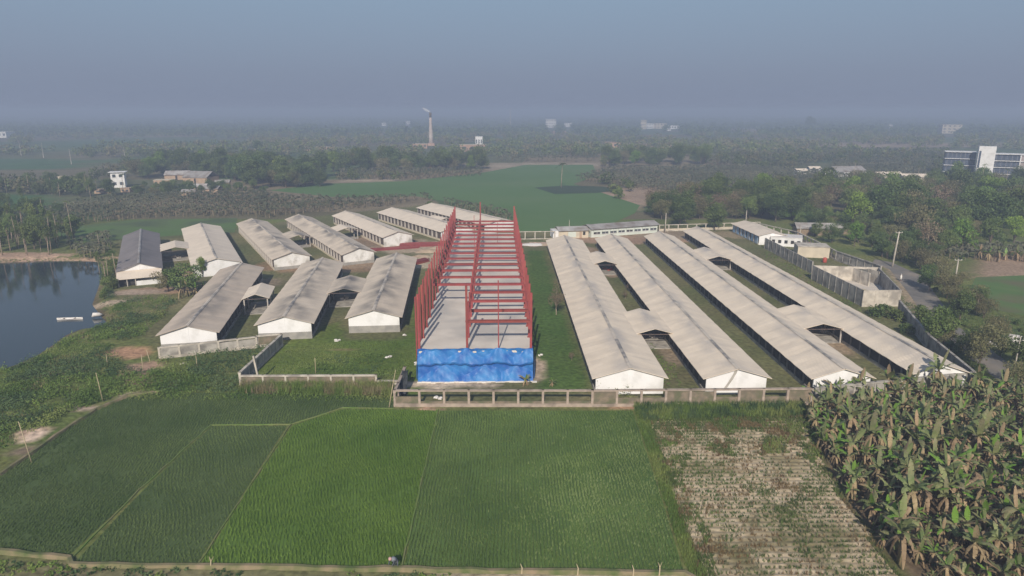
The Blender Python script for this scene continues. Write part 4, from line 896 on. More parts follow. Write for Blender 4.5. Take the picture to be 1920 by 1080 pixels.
# long white house with windows behind the sheds
def whitehouse():
    A = at(1108, 429.5, 2.9); B = at(1235, 420.5, 2.9); d = Vector((B.x-A.x, B.y-A.y, 0)); L = d.length; rz = math.atan2(d.y, d.x)
    root = empty('long_office', (A.x, A.y, 0), rz, 'long low white house with a row of wide windows behind the long sheds', 'house')
    q = MB(); q.box((L/2, 3.2, 1.4), (L-.6, 6, 2.8)); q.build('wall', M['aqua'], root)
    q = MB(); q.add([(0, -.5, 2.85), (L+.3, -.5, 2.85), (L+.3, 3.4, 3.9), (0, 3.4, 3.9), (L+.3, 7, 2.85), (0, 7, 2.85)], [(0, 1, 2, 3), (3, 2, 4, 5)]); r = q.build('roof', M['tin'], root); md = r.modifiers.new('s', 'SOLIDIFY'); md.thickness = .1
    for i in range(8):
        x = .8+(L-1.2)*(i+.5)/8; w = (L/8)*.72
        fw = MB().box((x, .14, 1.6), (w, .12, 1.25)).build('window', M['netd'] if i in (0, 4) else M['glass'], root)
        MB().box((x, .08, 1.02), (w+.15, .16, .1)).build('sill', M['white'], fw)
        MB().box((x, .07, 1.6), (.09, .06, 1.25)).build('mullion', M['white'], fw)
        MB().box((x, .07, 2.0), (w, .06, .5)).build('blind', M['aqua'], fw)
    A2 = at(1047, 432.5, 2.6); B2 = at(1105, 431, 2.6); d = Vector((B2.x-A2.x, B2.y-A2.y, 0)); L = d.length; rz = math.atan2(d.y, d.x)
    root = empty('white_annex', (A2.x, A2.y, 0), rz, 'short white annex with a brown door at the left end of the long low house', 'house')
    q = MB(); q.box((L/2, 3.2, 1.25), (L-.4, 6, 2.5)); q.build('wall', M['cream'], root); MB().box((L*.12-1.6, 3.1, 1.2), (2.4, 5, 2.4)).build('side_wall', M['white'], root)
    q = MB(); q.add([(0, -.4, 2.55), (L+.1, -.4, 2.55), (L+.1, 3.4, 3.4), (0, 3.4, 3.4), (L+.1, 7, 2.55), (0, 7, 2.55)], [(0, 1, 2, 3), (3, 2, 4, 5)]); r = q.build('roof', M['tin'], root); md = r.modifiers.new('s', 'SOLIDIFY'); md.thickness = .1
    MB().box((L*.73, .17, 1.0), (.8, .1, 2.0)).build('door', M['adobe'], root); MB().box((L*.84, .17, 1.5), (.8, .1, 1.1)).build('window', M['netd'], root); MB().box((L*.45, .17, 1.2), (2.6, .08, 1.7)).build('shutter', M['aqua'], root)
whitehouse()

# ------------------------------------------------------------------ poles
def pole(name, label, base, h, r=.13, cross=True, m=None, lean=(0, 0), group='concrete power poles'):
    root = empty(name, base, 0, label, 'power pole' if cross else 'pole', group)
    q = MB(); q.tube([(0, 0, -.2), (lean[0]*.5, lean[1]*.5, h/2), (lean[0], lean[1], h)], [r*1.25, r*1.05, r*.75], 8); q.build('shaft', m or M['concl'], root, smooth=True)
    if cross:
        a = MB().bar((lean[0]-.9, lean[1], h-.25), (lean[0]+.9, lean[1], h-.25), .12).build('cross_arm', M['concl'], root)
        for x in (-.8, 0, .8): MB().tube([(lean[0]+x, lean[1], h-.19), (lean[0]+x, lean[1], h+.02)], [.06, .04], 6).build('insulator', M['white'], a)
    return root
pA = at(1673, 500); pole('power_pole', 'leaning concrete power pole beside the road at the grey compound', pA, 9.4, .2, lean=(.55, 0))
pB = at(1790, 530); pole('power_pole', 'shorter concrete power pole between the roadside trees', pB, 5.8, .17, lean=(0, 0))
pC = at(1902, 692); pole('power_pole', 'slim pole at the right edge beside the road', pC, 5.5, .09, cross=False)
pD = at(1247, 436); pole('power_pole', 'white pole behind the third long shed', pD, 6.6, .16, cross=False)
pE = at(1398, 420); pole('power_pole', 'thin white pole behind the blue walled shed', pE, 5.0, .13, cross=False)
pF = at(1499, 452); pole('power_pole', 'pole standing in the small yard beside the white store', pF, 4.8, .12, cross=False)
pG = at(1610, 425); pole('power_pole', 'thin leaning pole among the trees behind the tin roofed barn', pG, 7.0, .12, cross=False, lean=(.5, 0))
pH = at(1067, 441); pole('power_pole', 'thin pole in front of the short white annex', pH, 5.2, .08, cross=False)
for (px, py, h, ln, lb) in ((193, 752, 4.4, (-.35, 0), 'tall bamboo pole on the bank above the paddy'), (60, 868, 5.2, (-.8, .2), 'leaning bamboo pole on the bare bank at the left'), (592, 700, 2.6, (.05, 0), 'thin bamboo stake on the weedy lawn'),
                           (729, 764, 5.0, (.9, 1.6), 'long leaning bamboo pole at the end of the concrete fence'), (268, 690, 2.4, (-.1, .2), 'stubby pale stake on the bare earth by the pond side shed'), (282, 678, 2.2, (-.5, .2), 'tilted pale stake near the corner of the pond side shed'),
                           (202, 685, 1.8, (0, 0), 'short bamboo stake on the brown earth heap'), (370, 690, 2.0, (0, 0), 'thin stake among the weeds below the low grey fence')):
    p = at(px, py); q = MB(); q.tube([(0, 0, -.2), (ln[0]*.5, ln[1]*.5, h*.5), (ln[0], ln[1], h)], [.065, .055, .04], 6); o = q.build('bamboo_pole', M['bamboo'], smooth=True); o.location = (p.x, p.y, gz(p.x, p.y)); tag(o, lb, 'pole')
def wire(a, b_, sag, name, label):
    n = 14; pts = []
    for i in range(n+1):
        u = i/n; p = a.lerp(b_, u); pts.append((p.x, p.y, p.z-sag*4*u*(1-u)))
    return tag(MB().tube(pts, [.02]*(n+1), 5).build(name, M['black']), label, 'cable')
wire(pA+Vector((.6, 0, 9.2)), Vector((160, 235, 9)), 1.2, 'power_cable', 'thin cable running right from the leaning power pole')
wire(pA+Vector((.3, 0, 9.2)), pF+Vector((0, 0, 4.8)), .8, 'power_cable', 'thin cable from the leaning power pole to the yard pole')
wire(pC+Vector((0, 0, 5.4)), pB+Vector((0, 0, 5.7)), .7, 'power_cable', 'thin cable between the roadside poles')

# ------------------------------------------------------------------ vegetation kits
def cards(C, S, rg, up=.25, aspect=.6, N=None):
    """rhombus leaf cards: centres C (n,3), sizes S (n,)"""
    n = len(C); u = rg.normal(size=(n, 3)); u /= np.linalg.norm(u, axis=1)[:, None]
    w = rg.normal(size=(n, 3)); w[:, 2] += up
    if N is not None: w = w*.6+N
    v = np.cross(w, u); v /= (np.linalg.norm(v, axis=1)[:, None]+1e-9)
    a = u*S[:, None]*.5; b_ = v*S[:, None]*.5*aspect
    V = np.stack([C-a, C-b_+a*.1, C+a, C+b_+a*.1], 1).reshape(-1, 3)
    return V, np.arange(4*n).reshape(-1, 4)
def crown(rg, H, Rr, n, size, base=.3, lobes=9, flat=.75, open_=.25):
    """lumpy crown of leaf cards; H total height, Rr radius, base = bottom of the crown"""
    L = []; 
    for i in range(lobes):
        a = rg.uniform(0, 2*math.pi); rr = Rr*rg.uniform(.15, .72); z = H*(base+(1-base)*rg.uniform(.22, .8)); 
        sc = Rr*rg.uniform(.32, .58)*(1.1-.35*rr/Rr); L.append((rr*math.cos(a), rr*math.sin(a), z - .25*rr*flat, sc))
    L.append((0, 0, H-Rr*.42, Rr*.42))
    k = n//len(L); P = []; NN = []
    for (x, y, z, s_) in L:
        d = rg.normal(size=(k, 3)); d /= np.linalg.norm(d, axis=1)[:, None]; r = s_*np.clip(rg.normal(.86, .17, k), .2, 1.25)
        p = d*r[:, None]*np.array([1, 1, flat]) + np.array([x, y, z]); P.append(p); NN.append(d)
    P = np.concatenate(P); NN = np.concatenate(NN); k = (P[:, 2] > H*base*.75); return P[k], size*rg.uniform(.6, 1.35, k.sum()), L, NN[k]
def limbs(mb, rg, H, L, r0, base):
    fork = H*base*.9
    mb.tube([(0, 0, -.3), (rg.uniform(-.1, .1), rg.uniform(-.1, .1), fork*.5), (rg.uniform(-.2, .2), .0, fork), (0, 0, H*.75)], [r0*1.3, r0, r0*.8, r0*.3], 8)
    for (x, y, z, s_) in L[:8]:
        q = Vector((x*.5+rg.uniform(-.3, .3), y*.5, (fork+z)/2+.2)); mb.tube([(0, 0, fork*rg.uniform(.75, 1.05)), q, (x*.95, y*.95, z)], [r0*.5, r0*.3, r0*.12], 5)
def proto_tree(name, seed, H, Rr, n, size, lm, base=.25, lobes=10, flat=.8, bark='trunk', r0=.2, lean_leaf=.3):
    rg = np.random.default_rng(seed); P, S, L, NN = crown(rg, H, Rr, n, size, base, lobes, flat)
    V, F = cards(P, S, rg, lean_leaf, .62, NN); cm = npmesh('crown', V, F, M[lm]); mb = MB(); limbs(mb, rg, H, L, r0, base); tm_ = mb.mesh('trunk', M[bark], True)
    return dict(name=name, H=H, parts=[('trunk', tm_), ('crown', cm)])
def palm_proto(name, seed, H, nf, fl, lm='leaf_dark', bark='trunkp', r=.14, droop=1.0):
    rg = np.random.default_rng(seed); mb = MB(); bx_, by_ = rg.uniform(-.5, .5, 2); mb.tube([(0, 0, -.2), (bx_*.3, by_*.3, H*.4), (bx_, by_, H)], [r*1.3, r, r*.75], 7)
    Vs = []; Fs = []; n0 = 0
    for i in range(nf):
        a = 2*math.pi*i/nf*1.0+rg.uniform(-.3, .3); el = rg.uniform(.1, 1.2); ns = 7; pts = []
        for k in range(ns+1):
            t_ = k/ns; rr = fl*(t_*math.cos(el)*(1-.1*t_)+.12*t_); z = H+fl*(math.sin(el)*t_-droop*.75*t_*t_); pts.append((bx_+rr*math.cos(a), by_+rr*math.sin(a), z))
        sd = (-math.sin(a), math.cos(a))
        for k in range(1, ns+1):
            p = pts[k]; q_ = pts[k-1]; wd = fl*.2*math.sin(math.pi*min(1, (k+.8)/(ns+1.4)))
            for sg in (-1, 1):
                for m_ in range(3):
                    f0, f1 = m_/3, m_/3+.2; b0 = [q_[j]+(p[j]-q_[j])*f0 for j in range(3)]; b1 = [q_[j]+(p[j]-q_[j])*f1 for j in range(3)]
                    tip = [b0[0]+sg*sd[0]*wd+(p[0]-q_[0])*.7, b0[1]+sg*sd[1]*wd+(p[1]-q_[1])*.7, b0[2]-wd*rg.uniform(.25, .6)]
                    Vs += [b0, b1, tip]; Fs.append((n0, n0+1, n0+2)); n0 += 3
    return dict(name=name, H=H, parts=[('trunk', mb.mesh('trunk', M[bark], True)), ('fronds', npmesh('fronds', Vs, Fs, M[lm]))])
def leaf_blade(rg, az, el, ln, wd, droop, z0, r0, Vs, Fs, MI, mi, torn=.5, ns=7):
    """one arching banana blade with midrib fold and torn edges"""
    n0 = len(Vs); sd = np.array([-math.sin(az), math.cos(az), 0]); mid = []
    for k in range(ns+1):
        t_ = k/ns; x = ln*(t_*math.cos(el))+r0; z = z0+ln*(math.sin(el)*t_-droop*t_*t_); x *= (1-.12*droop*t_*t_); mid.append(np.array([x*math.cos(az), x*math.sin(az), z]))
    tw = rg.uniform(-.3, .3)
    for k in range(ns):
        if k == 0: 
            w0, w1 = .06, wd*.5
        else: w0 = wd*.5*math.sin(math.pi*(.12+.86*k/ns))**.6; w1 = wd*.5*math.sin(math.pi*(.12+.86*(k+1)/ns))**.6 if k < ns-1 else .04
        for sg in (-1, 1):
            dr = rg.uniform(.05, .45) if rg.random() < torn else .12
            a = mid[k]; b_ = mid[k+1]; g = (b_-a)*rg.uniform(.0, .12)*(1 if rg.random() < torn else 0)
            e0 = a+g+sd*sg*w0*(1-dr*.3)+np.array([0, 0, -w0*(dr+tw*sg)]); e1 = b_-g+sd*sg*w1*(1-dr*.3)+np.array([0, 0, -w1*(dr+tw*sg)])
            m = len(Vs); Vs += [a, b_, e1, e0]; Fs.append((m, m+1, m+2, m+3)); MI.append(mi)
def banana_proto(seed, H, nl, ln, wd, kind=0):
    rg = np.random.default_rng(seed); mb = MB(); lx, ly = rg.uniform(-.25, .25, 2)
    mb.tube([(0, 0, -.2), (lx*.4, ly*.4, H*.5), (lx, ly, H)], [.17, .13, .08], 7); Vs, Fs, MI = [], [], []
    for i in range(nl):
        az = 2.4*i+rg.uniform(-.4, .4); el = rg.uniform(.4, 1.25) if i < nl-1 else 1.35; dr = rg.uniform(.15, .85) if i < nl-1 else .1
        mi = 0
        if i == nl-1 and kind == 1: mi = 1
        elif rg.random() < .2: mi = 2
        elif rg.random() < .10: mi = 1
        leaf_blade(rg, az, el, ln*rg.uniform(.75, 1.1), wd*rg.uniform(.8, 1.15), dr, H-.05, .05, Vs, Fs, MI, mi, torn=.75)
    for i in range(rg.integers(5, 9)):
        leaf_blade(rg, rg.uniform(0, 6.28), rg.uniform(-.5, .3), ln*rg.uniform(.35, .75), wd*.6, rg.uniform(.9, 1.6), H-.2, .02, Vs, Fs, MI, 2, torn=.9, ns=5)
    V = np.array(Vs); 
    V[:, 0] += lx*.9; V[:, 1] += ly*.9
    return dict(name='banana_plant', H=H, parts=[('stem', mb.mesh('stem', M['ban_stem'], True)), ('leaves', npmesh('leaves', V, Fs, [M['ban_leaf'], M['ban_new'], M['ban_dead']], MI))])
CNT = {}
def plant(pr, x, y, z, rz, s, label, cat, group=None, sz=None):
    root = empty(pr['name'], (x, y, z), rz, label, cat, group); root.scale = (s, s, sz or s)
    for nm, me in pr['parts']: link(nm, me, root)
    return root

TP = {
 'dark': [proto_tree('broadleaf_tree', 30+i, 10, 4.6, 4400, .46, 'leaf_dark', .14, 13) for i in range(3)],
 'mid': [proto_tree('broadleaf_tree', 40+i, 9, 4.0, 3800, .43, 'leaf_mid', .16, 12) for i in range(3)],
 'bright': [proto_tree('broadleaf_tree', 50+i, 9, 3.6, 3600, .41, 'leaf_bright', .15, 11) for i in range(2)],
 'olive': [proto_tree('broadleaf_tree', 60+i, 8, 4.0, 3000, .38, 'leaf_olive', .2, 12) for i in range(2)],
 'brown': [proto_tree('sparse_tree', 70+i, 8, 3.4, 1000, .34, 'leaf_brown', .25, 12, r0=.17, bark='trunkp') for i in range(2)],
 'slim': [proto_tree('slender_tree', 80+i, 10, 1.7, 700, .38, 'leaf_mid', .5, 7, 1.4, 'trunkp', .13) for i in range(3)],
 'shrub': [proto_tree('shrub', 90+i, 2.4, 1.7, 800, .38, 'leaf_mid', .05, 7, .8, r0=.07) for i in range(2)],
 'palm': [palm_proto('palm_tree', 100+i, 9, 16, 2.6) for i in range(3)],
 'areca': [palm_proto('palm_tree', 110+i, 11, 11, 1.7, 'leaf_mid', r=.09) for i in range(2)],
}
TWORD = {'dark': 'dark green broad tree', 'mid': 'mid green rounded tree', 'bright': 'bright green leafy tree', 'olive': 'olive green dusty tree', 'brown': 'half bare brownish tree', 'slim': 'slender pale trunked tree', 'shrub': 'round green shrub', 'palm': 'ragged palm', 'areca': 'tall thin stemmed palm'}
TCAT = {'palm': 'palm', 'areca': 'palm', 'shrub': 'shrub'}
def merged(name, items, label):
    """trees too many or too far to tell apart, baked in one mesh"""
    groups = {}
    for pr, x, y, rz, s, sz in items: groups.setdefault(id(pr), (pr, []))[1].append((x, y, rz, s, sz))
    Vs = []; Fs = []; MI = []; mats = []; n0 = 0
    for pr, L in groups.values():
        me = pr['parts'][1][1]; n = len(me.vertices); co = np.zeros(n*3, np.float32); me.vertices.foreach_get('co', co); co = co.reshape(-1, 3); kf = len(me.loops)//len(me.polygons)
        F = np.arange(n).reshape(-1, kf); pm_ = np.zeros(len(F), np.int32); me.polygons.foreach_get('material_index', pm_)
        for m in me.materials:
            if m not in mats: mats.append(m)
        pm_ = np.array([mats.index(m) for m in me.materials])[pm_]
        for x, y, rz, s, sz in L:
            c, sn = math.cos(rz), math.sin(rz); Vs.append(np.stack([(co[:, 0]*c-co[:, 1]*sn)*s+x, (co[:, 0]*sn+co[:, 1]*c)*s+y, co[:, 2]*sz], 1)); Fs.append(F+n0); n0 += n; MI.append(pm_)
    Fs4 = [f if f.shape[1] == 4 else np.concatenate([f, f[:, -1:]], 1) for f in Fs]
    return tag(link(name, npmesh(name, np.concatenate(Vs), np.concatenate(Fs), mats, np.concatenate(MI))), label, 'wood', kind='stuff')
def ordn(i): return {1: '1st', 2: '2nd', 3: '3rd'}.get(i, '%dth' % i) if i not in (21, 22, 23, 31, 32, 33, 41, 42, 43, 51, 52, 53) else str(i)+{1: 'st', 2: 'nd', 3: 'rd'}[i % 10]
def treebelt(poly, spacing, kinds, where, seed, smin=.8, smax=1.25, group=None, avoid=(), maxn=60):
    """the nearest maxn as individual trees, what is behind them as one wood"""
    pts = scatter(poly, spacing, .42, seed); r = random.Random(seed); ks = [k for k, w in kinds]; ws = [w for k, w in kinds]; L = []
    for (x, y) in pts:
        k = r.choices(ks, ws)[0]; s = r.uniform(smin, smax); L.append((k, r.choice(TP[k]), x, y, r.uniform(0, 6.28), s, s*r.uniform(.85, 1.15)))
    L = [t_ for t_ in L if abs(t_[2]/t_[3]) < .84]
    L.sort(key=lambda q: q[3]); near, far = L[:maxn], [l for l in L[maxn:] if l[0] not in ('palm', 'areca')]
    near.sort(key=lambda q: q[2]/q[3])
    for i, (k, pr, x, y, rz, s, sz) in enumerate(near):
        plant(pr, x, y, 0, rz, s, TWORD[k]+', '+ordn(i+1)+' from the left '+where, TCAT.get(k, 'tree'), group or ('trees '+where), sz=sz)
    if far: merged('wood', [t_[1:] for t_ in far], 'wood '+where)
def one(kind, px, py, h, label, i=0, rz=None, group=None, wide=1.0):
    p = at(px, py); pr = TP[kind][i % len(TP[kind])]; s = h/pr['H']
    return plant(pr, p.x, p.y, gz(p.x, p.y), rz if rz is not None else px*.37, s*wide, label, TCAT.get(kind, 'tree'), group, sz=s)

# belts of trees one can tell apart
belt = [('dark', 5), ('mid', 3), ('olive', 2), ('bright', 1)]
treebelt(atl([(225, 334), (330, 316), (480, 318), (600, 330), (622, 346), (560, 352), (480, 356), (430, 340), (330, 330), (250, 338)]), 9, belt, 'in the village grove behind the pond', 1, .9, 1.75, maxn=34)
treebelt(atl([(625, 312), (720, 312), (870, 309), (915, 312), (915, 318), (760, 323), (625, 325)]), 10.5, belt, 'in the belt below the brick chimney', 2, .9, 1.7, maxn=18)
treebelt(atl([(1130, 304), (1330, 300), (1335, 311), (1130, 314)]), 12.5, belt, 'in the belt above the brown banana grove', 3, .9, 1.65, maxn=14)
treebelt(atl([(1195, 398), (1290, 380), (1340, 376), (1430, 392), (1540, 404), (1500, 428), (1440, 413), (1240, 416)]), 7.0, [('dark', 4), ('mid', 2), ('olive', 3), ('brown', 2)], 'behind the long white house', 4, .85, 1.3, maxn=30)
treebelt(atl([(1400, 372), (1620, 362), (1790, 372), (1980, 385), (1990, 440), (1760, 448), (1660, 462), (1600, 430), (1540, 400)]), 11, [('dark', 3), ('mid', 3), ('olive', 2), ('brown', 2), ('bright', 2)], 'in the dense wood at the right', 5, 1.0, 1.6, maxn=50)
treebelt(atl([(1500, 424), (1600, 428), (1665, 470), (1700, 492), (1745, 496), (1830, 472), (1840, 440), (1700, 424), (1600, 412)]), 5.2, [('dark', 3), ('olive', 3), ('mid', 2), ('brown', 2), ('palm', 1)], 'in the thicket behind the power pole', 15, .5, .8, maxn=28)
treebelt(atl([(1560, 352), (1760, 345), (1990, 352), (1990, 380), (1780, 368), (1600, 360)]), 14, [('dark', 3), ('mid', 2), ('olive', 3), ('areca', 1)], 'near the pale village roofs at the right', 6, 1.0, 1.35, maxn=20)
one('mid', 1790, 352, 15, 'large green tree before the left wing of the office block', 0); one('dark', 1905, 352, 12, 'tree before the right wing of the office block', 1)
treebelt(atl([(-60, 352), (60, 350), (200, 356), (250, 366), (200, 378), (20, 368), (-60, 372)]), 12, [('mid', 2), ('palm', 2), ('areca', 1), ('dark', 2)], 'beside the small white tower house', 7, .7, 1.1, maxn=26)
treebelt(atl([(250, 352), (330, 350), (440, 352), (520, 360), (500, 368), (420, 366), (260, 368)]), 7.5, [('mid', 2), ('olive', 2), ('dark', 2), ('palm', 1)], 'in front of the left village', 16, .35, .65, maxn=24)
treebelt(atl([(-60, 444), (60, 436), (140, 446), (155, 468), (100, 477), (-60, 484)]), 4.6, [('slim', 6), ('areca', 2), ('mid', 1)], 'along the far bank of the pond', 8, .6, 1.1, maxn=60)
treebelt(atl([(-80, 400), (40, 392), (120, 405), (60, 432), (-80, 440)]), 8, [('mid', 3), ('dark', 2), ('slim', 2), ('palm', 1)], 'in the thicket beyond the pond', 9, .6, .95, maxn=24)
treebelt(atl([(1480, 428), (1560, 440), (1600, 455), (1655, 494), (1668, 492), (1700, 492), (1665, 468), (1600, 428), (1500, 420)]), 5.0, [('dark', 3), ('olive', 3), ('mid', 2), ('shrub', 3)], 'along the outside of the yard fence', 25, .45, .7, maxn=24)
treebelt(atl([(1712, 505), (1760, 505), (1800, 540), (1830, 560), (1850, 590), (1830, 640), (1800, 610), (1765, 560)]), 4.6, [('dark', 3), ('olive', 4), ('brown', 1), ('shrub', 3)], 'between the road and the right hand field', 26, .4, .62, maxn=26)
treebelt(atl([(1840, 600), (1990, 615), (1990, 640), (1850, 625)]), 4.0, [('olive', 3), ('shrub', 4), ('brown', 1)], 'behind the heap of white sacks', 27, .35, .5, maxn=14)
treebelt(atl([(215, 478), (200, 520), (190, 560), (212, 560), (222, 520)]), 2.6, [('shrub', 4), ('palm', 1)], 'at the pond edge beside the charcoal shed', 28, .5, 1.0, maxn=12)
treebelt(atl([(1705, 585), (1735, 600), (1800, 660), (1850, 700), (1835, 712), (1770, 665), (1715, 615)]), 3.4, [('shrub', 4), ('olive', 2)], 'between the boundary wall and the road', 29, .4, .8, maxn=16)
# chosen single trees
one('palm', 200, 535, 6.5, 'bushy palm at the water edge left of the charcoal roofed shed', 0)
one('slim', 186, 505, 6, 'slender tree leaning over the pond corner', 1); one('palm', 188, 468, 5.5, 'low palm behind the charcoal roofed shed at the pond corner', 2)
one('mid', 345, 549, 7.2, 'wide bushy green tree in front of the canopy beside the charcoal shed', 0, wide=1.35)
one('olive', 316, 547, 5.6, 'smaller olive tree merged with the wide bushy one before the canopy', 1, wide=1.1)
one('bright', 380, 520, 5.5, 'narrow yellowish green tree at the gable of the second back shed', 1, wide=.6)
one('palm', 1052, 352, 12.5, 'lone tall palm standing in the far green field', 1)
one('brown', 1043, 590, 7.5, 'almost leafless young tree on the lawn beside the nearest long shed', 0, wide=.62)
one('brown', 1072, 676, 1.6, 'tiny pale sapling on the lawn beside the nearest long shed', 1)
one('dark', 1340, 432, 10, 'big dark tree behind the open fence of the yard', 1, wide=1.1); one('dark', 1275, 424, 8.5, 'dark tree just right of the long white house', 0)
one('mid', 1400, 412, 9, 'green tree behind the blue walled shed', 1); one('bright', 1487, 414, 8.5, 'bright green tree between two dark trees behind the yard', 0)
one('bright', 1602, 462, 8.0, 'vivid green tree with upright crown left of the leaning power pole', 1, wide=.8)
one('dark', 1560, 455, 6.5, 'low dark tree in front of the long tin roof', 2); one('mid', 1530, 445, 5.5, 'small tree hiding the left end of the long tin roof', 0)
one('brown', 1735, 478, 11, 'big bare pale limbed tree beyond the road', 1, wide=1.0)
one('bright', 1800, 470, 10, 'large bright green tree beyond the row of banana plants', 0); one('mid', 1855, 466, 10, 'large green tree at the right above the banana row', 1); one('bright', 1900, 456, 9, 'green tree near the right edge above the banana row', 1)
one('dark', 1690, 478, 7.5, 'dark tree right behind the leaning power pole', 0); one('olive', 1725, 505, 6, 'dusty tree shading the road bend', 1)
one('dark', 1716, 497, 6.5, 'dark tree overhanging the road beside the leaning power pole', 1, wide=1.1); one('olive', 1758, 522, 6, 'dusty tree left of the shorter power pole', 1)
one('dark', 1742, 545, 6.5, 'dark tree on the far side of the road', 2, wide=.9); one('olive', 1775, 560, 6.2, 'dusty olive tree on the far side of the road', 0); one('olive', 1800, 585, 5.6, 'grey green tree left of the right hand field', 1); one('brown', 1830, 590, 4.5, 'brownish thin tree at the corner of the right hand field', 0)
one('mid', 1757, 648, 7.2, 'broad fresh green tree between the dark boundary wall and the road', 2, wide=1.0); one('shrub', 1722, 600, 3.2, 'green shrub at the foot of the compound corner', 0)
one('olive', 1835, 690, 7.6, 'tall dusty tree beside the road near the white sacks', 0, wide=.85); one('olive', 1862, 640, 5, 'dusty tree behind the roadside pole', 1); one('dark', 1812, 668, 5, 'dark low tree at the road edge', 0, wide=.9)
one('dark', 1915, 690, 6, 'dark tree at the right edge above the banana plants', 1); one('olive', 1908, 735, 5, 'brownish green tree at the right edge beside the road', 1); one('dark', 1875, 668, 4, 'low dark tree beside the white sacks', 0)
one('shrub', 1650, 592, 2.6, 'shrub below the pale wall of the compound', 0, wide=1.4); one('shrub', 1680, 600, 2.2, 'shrub in the dark corner between compound and boundary wall', 1, wide=1.4); one('shrub', 1700, 625, 2, 'shrub along the dark boundary wall', 1)
one('shrub', 1545, 520, 1.3, 'small shrub at the foot of the long grey wall', 0); one('shrub', 1570, 532, 1.2, 'small shrub by the panelled compound wall', 1)
one('shrub', 495, 632, 1.6, 'small shrub between the two left front sheds', 0); one('brown', 1172, 560, 2.2, 'thin sapling in the gap between the two nearest long sheds', 0); one('brown', 1180, 548, 2.4, 'thin sapling beside the open shed side', 1)
one('dark', 570, 350, 13, 'biggest dark tree at the edge of the far green field', 0, wide=1.2); one('dark', 600, 350, 9, 'dark tree drooping into the far green field', 1)
one('dark', 485, 290, 14, 'dark tree rising above the village grove skyline', 1); one('dark', 1516, 243, 30, 'tall dark tree poking above the horizon at the right', 1); one('mid', 1130, 312, 9, 'tree at the left end of the belt above the brown grove', 0)
one('shrub', 805, 392, 3.6, 'round dark bush above the farthest shed roof', 0); one('shrub', 1160, 372, 5, 'lone green bush on the bare patch by the far field', 1)

# haystack
for px, py, w, h, lb in ((1252, 372, 7.5, 3.6, 'pale haystack above the trees behind the long white house'),):
    p = at(px, py); q = MB(); q.tube([(0, 0, 0), (0, 0, h*.5), (0, 0, h*.85), (0, 0, h)], [w*.5, w*.52, w*.32, .2], 14); o = q.build('haystack', M['straw'], smooth=True); o.location = p; tag(o, lb, 'haystack')

# ------------------------------------------------------------------ banana plants
BP = [banana_proto(200+i, h, nl, ln, wd, i % 2) for i, (h, nl, ln, wd) in enumerate([(1.9, 8, 2.0, .50), (1.5, 8, 1.7, .45), (2.3, 8, 2.2, .53), (1.1, 8, 1.6, .42), (1.8, 9, 1.9, .47), (.8, 7, 1.3, .34)])]
r = random.Random(9); pts = scatter(BANANA, 1.5, .48, 77); pts = sorted(pts.tolist(), key=lambda q: q[1])
vis = [q for q in pts if abs(q[0]/(q[1]*math.cos(PITCH)+CAMH*math.sin(PITCH))) < .80]
print('bananas', len(pts), len(vis))
def bzone(x, y):
    e = min(pdist(np.array([x]), np.array([y]), [BANANA[j], BANANA[j]])[0] for j in ()) if False else 0
    xl = np.interp(y, [at(1660, 1035).y, at(1595, 945).y, at(1545, 860).y, at(1510, 752).y], [at(1660, 1035).x, at(1595, 945).x, at(1545, 860).x, at(1510, 752).x])
    far = y > 84; near = y < 60
    if x < xl+2.6: return ' on the edge beside the dry crop' + (', near the concrete fence' if far else ', near the photo bottom' if near else ', halfway down')
    if x < xl+9: return ' in the plantation left part' + (' below the white gables' if far else ' near the photo bottom' if near else ' halfway down')
    if x < xl+18: return ' in the middle of the plantation' + (' below the boundary wall' if far else ' near the photo bottom' if near else ' halfway down')
    return ' in the plantation right part' + (' near the road' if far else ' at the bottom corner' if near else ' at the photo edge')
rest = vis[285:]
if rest:
    merged('banana_mass', [(BP[(7*i) % 6], x, y, i*1.3, .95, 1.0) for i, (x, y) in enumerate(rest)], 'farther banana plants of the lower right plantation that merge together')
for (x, y) in vis[:285]:
    i = r.randrange(6); s = r.choice((.6, .8, .95, 1.05, 1.4))*r.uniform(.9, 1.1); k = i % 2
    plant(BP[i], x, y, 0, r.uniform(0, 6.28), s, ('yellow tipped banana plant' if k else 'drooping grey green banana plant')+bzone(x, y), 'banana plant', 'banana plants of the lower right plantation')
for (px, py, s, lb) in ((1563, 745, 1.5, 'tall banana plant silhouetted against the white gable of the third long shed'), (1610, 745, 1.35, 'thin banana plant right of the third long gable'), (1660, 742, 1.5, 'tall banana plant between the two rightmost gables'), (1700, 741, 1.45, 'banana plant with upright leaves before the open shed side'),
                         (1752, 738, 1.7, 'tallest banana plant, dark leaves over the rightmost white gable'), (1830, 740, 1.4, 'spreading banana plant at the end of the boundary wall'), (1880, 745, 1.3, 'banana plant beside the road at the right')):
    p = at(px, py); plant(BP[int(px) % 5], p.x, p.y, 0, px*.7, s, lb, 'banana plant', 'banana plants of the lower right plantation')
p = at(984, 722); plant(BP[3], p.x, p.y, 0, 1, .9, 'half dead banana plant with tilted leaves in front of the tarpaulin', 'banana plant'); p = at(1035, 724); plant(BP[5], p.x, p.y, 0, 2, .8, 'small banana sprout on the lawn behind the concrete fence', 'banana plant')
for k, (px, py, s) in enumerate(((352, 556, 1.0), (366, 552, .95), (340, 560, .9), (382, 545, .9))):
    p = at(px, py); plant(BP[k], p.x, p.y, 0, k, s*1.15, ['greyish banana plant under the wide bushy tree', 'banana plant leaning on the pond side shed roof', 'leftmost banana plant under the wide bushy tree', 'banana plant at the far corner of the pond side shed'][k], 'banana plant')
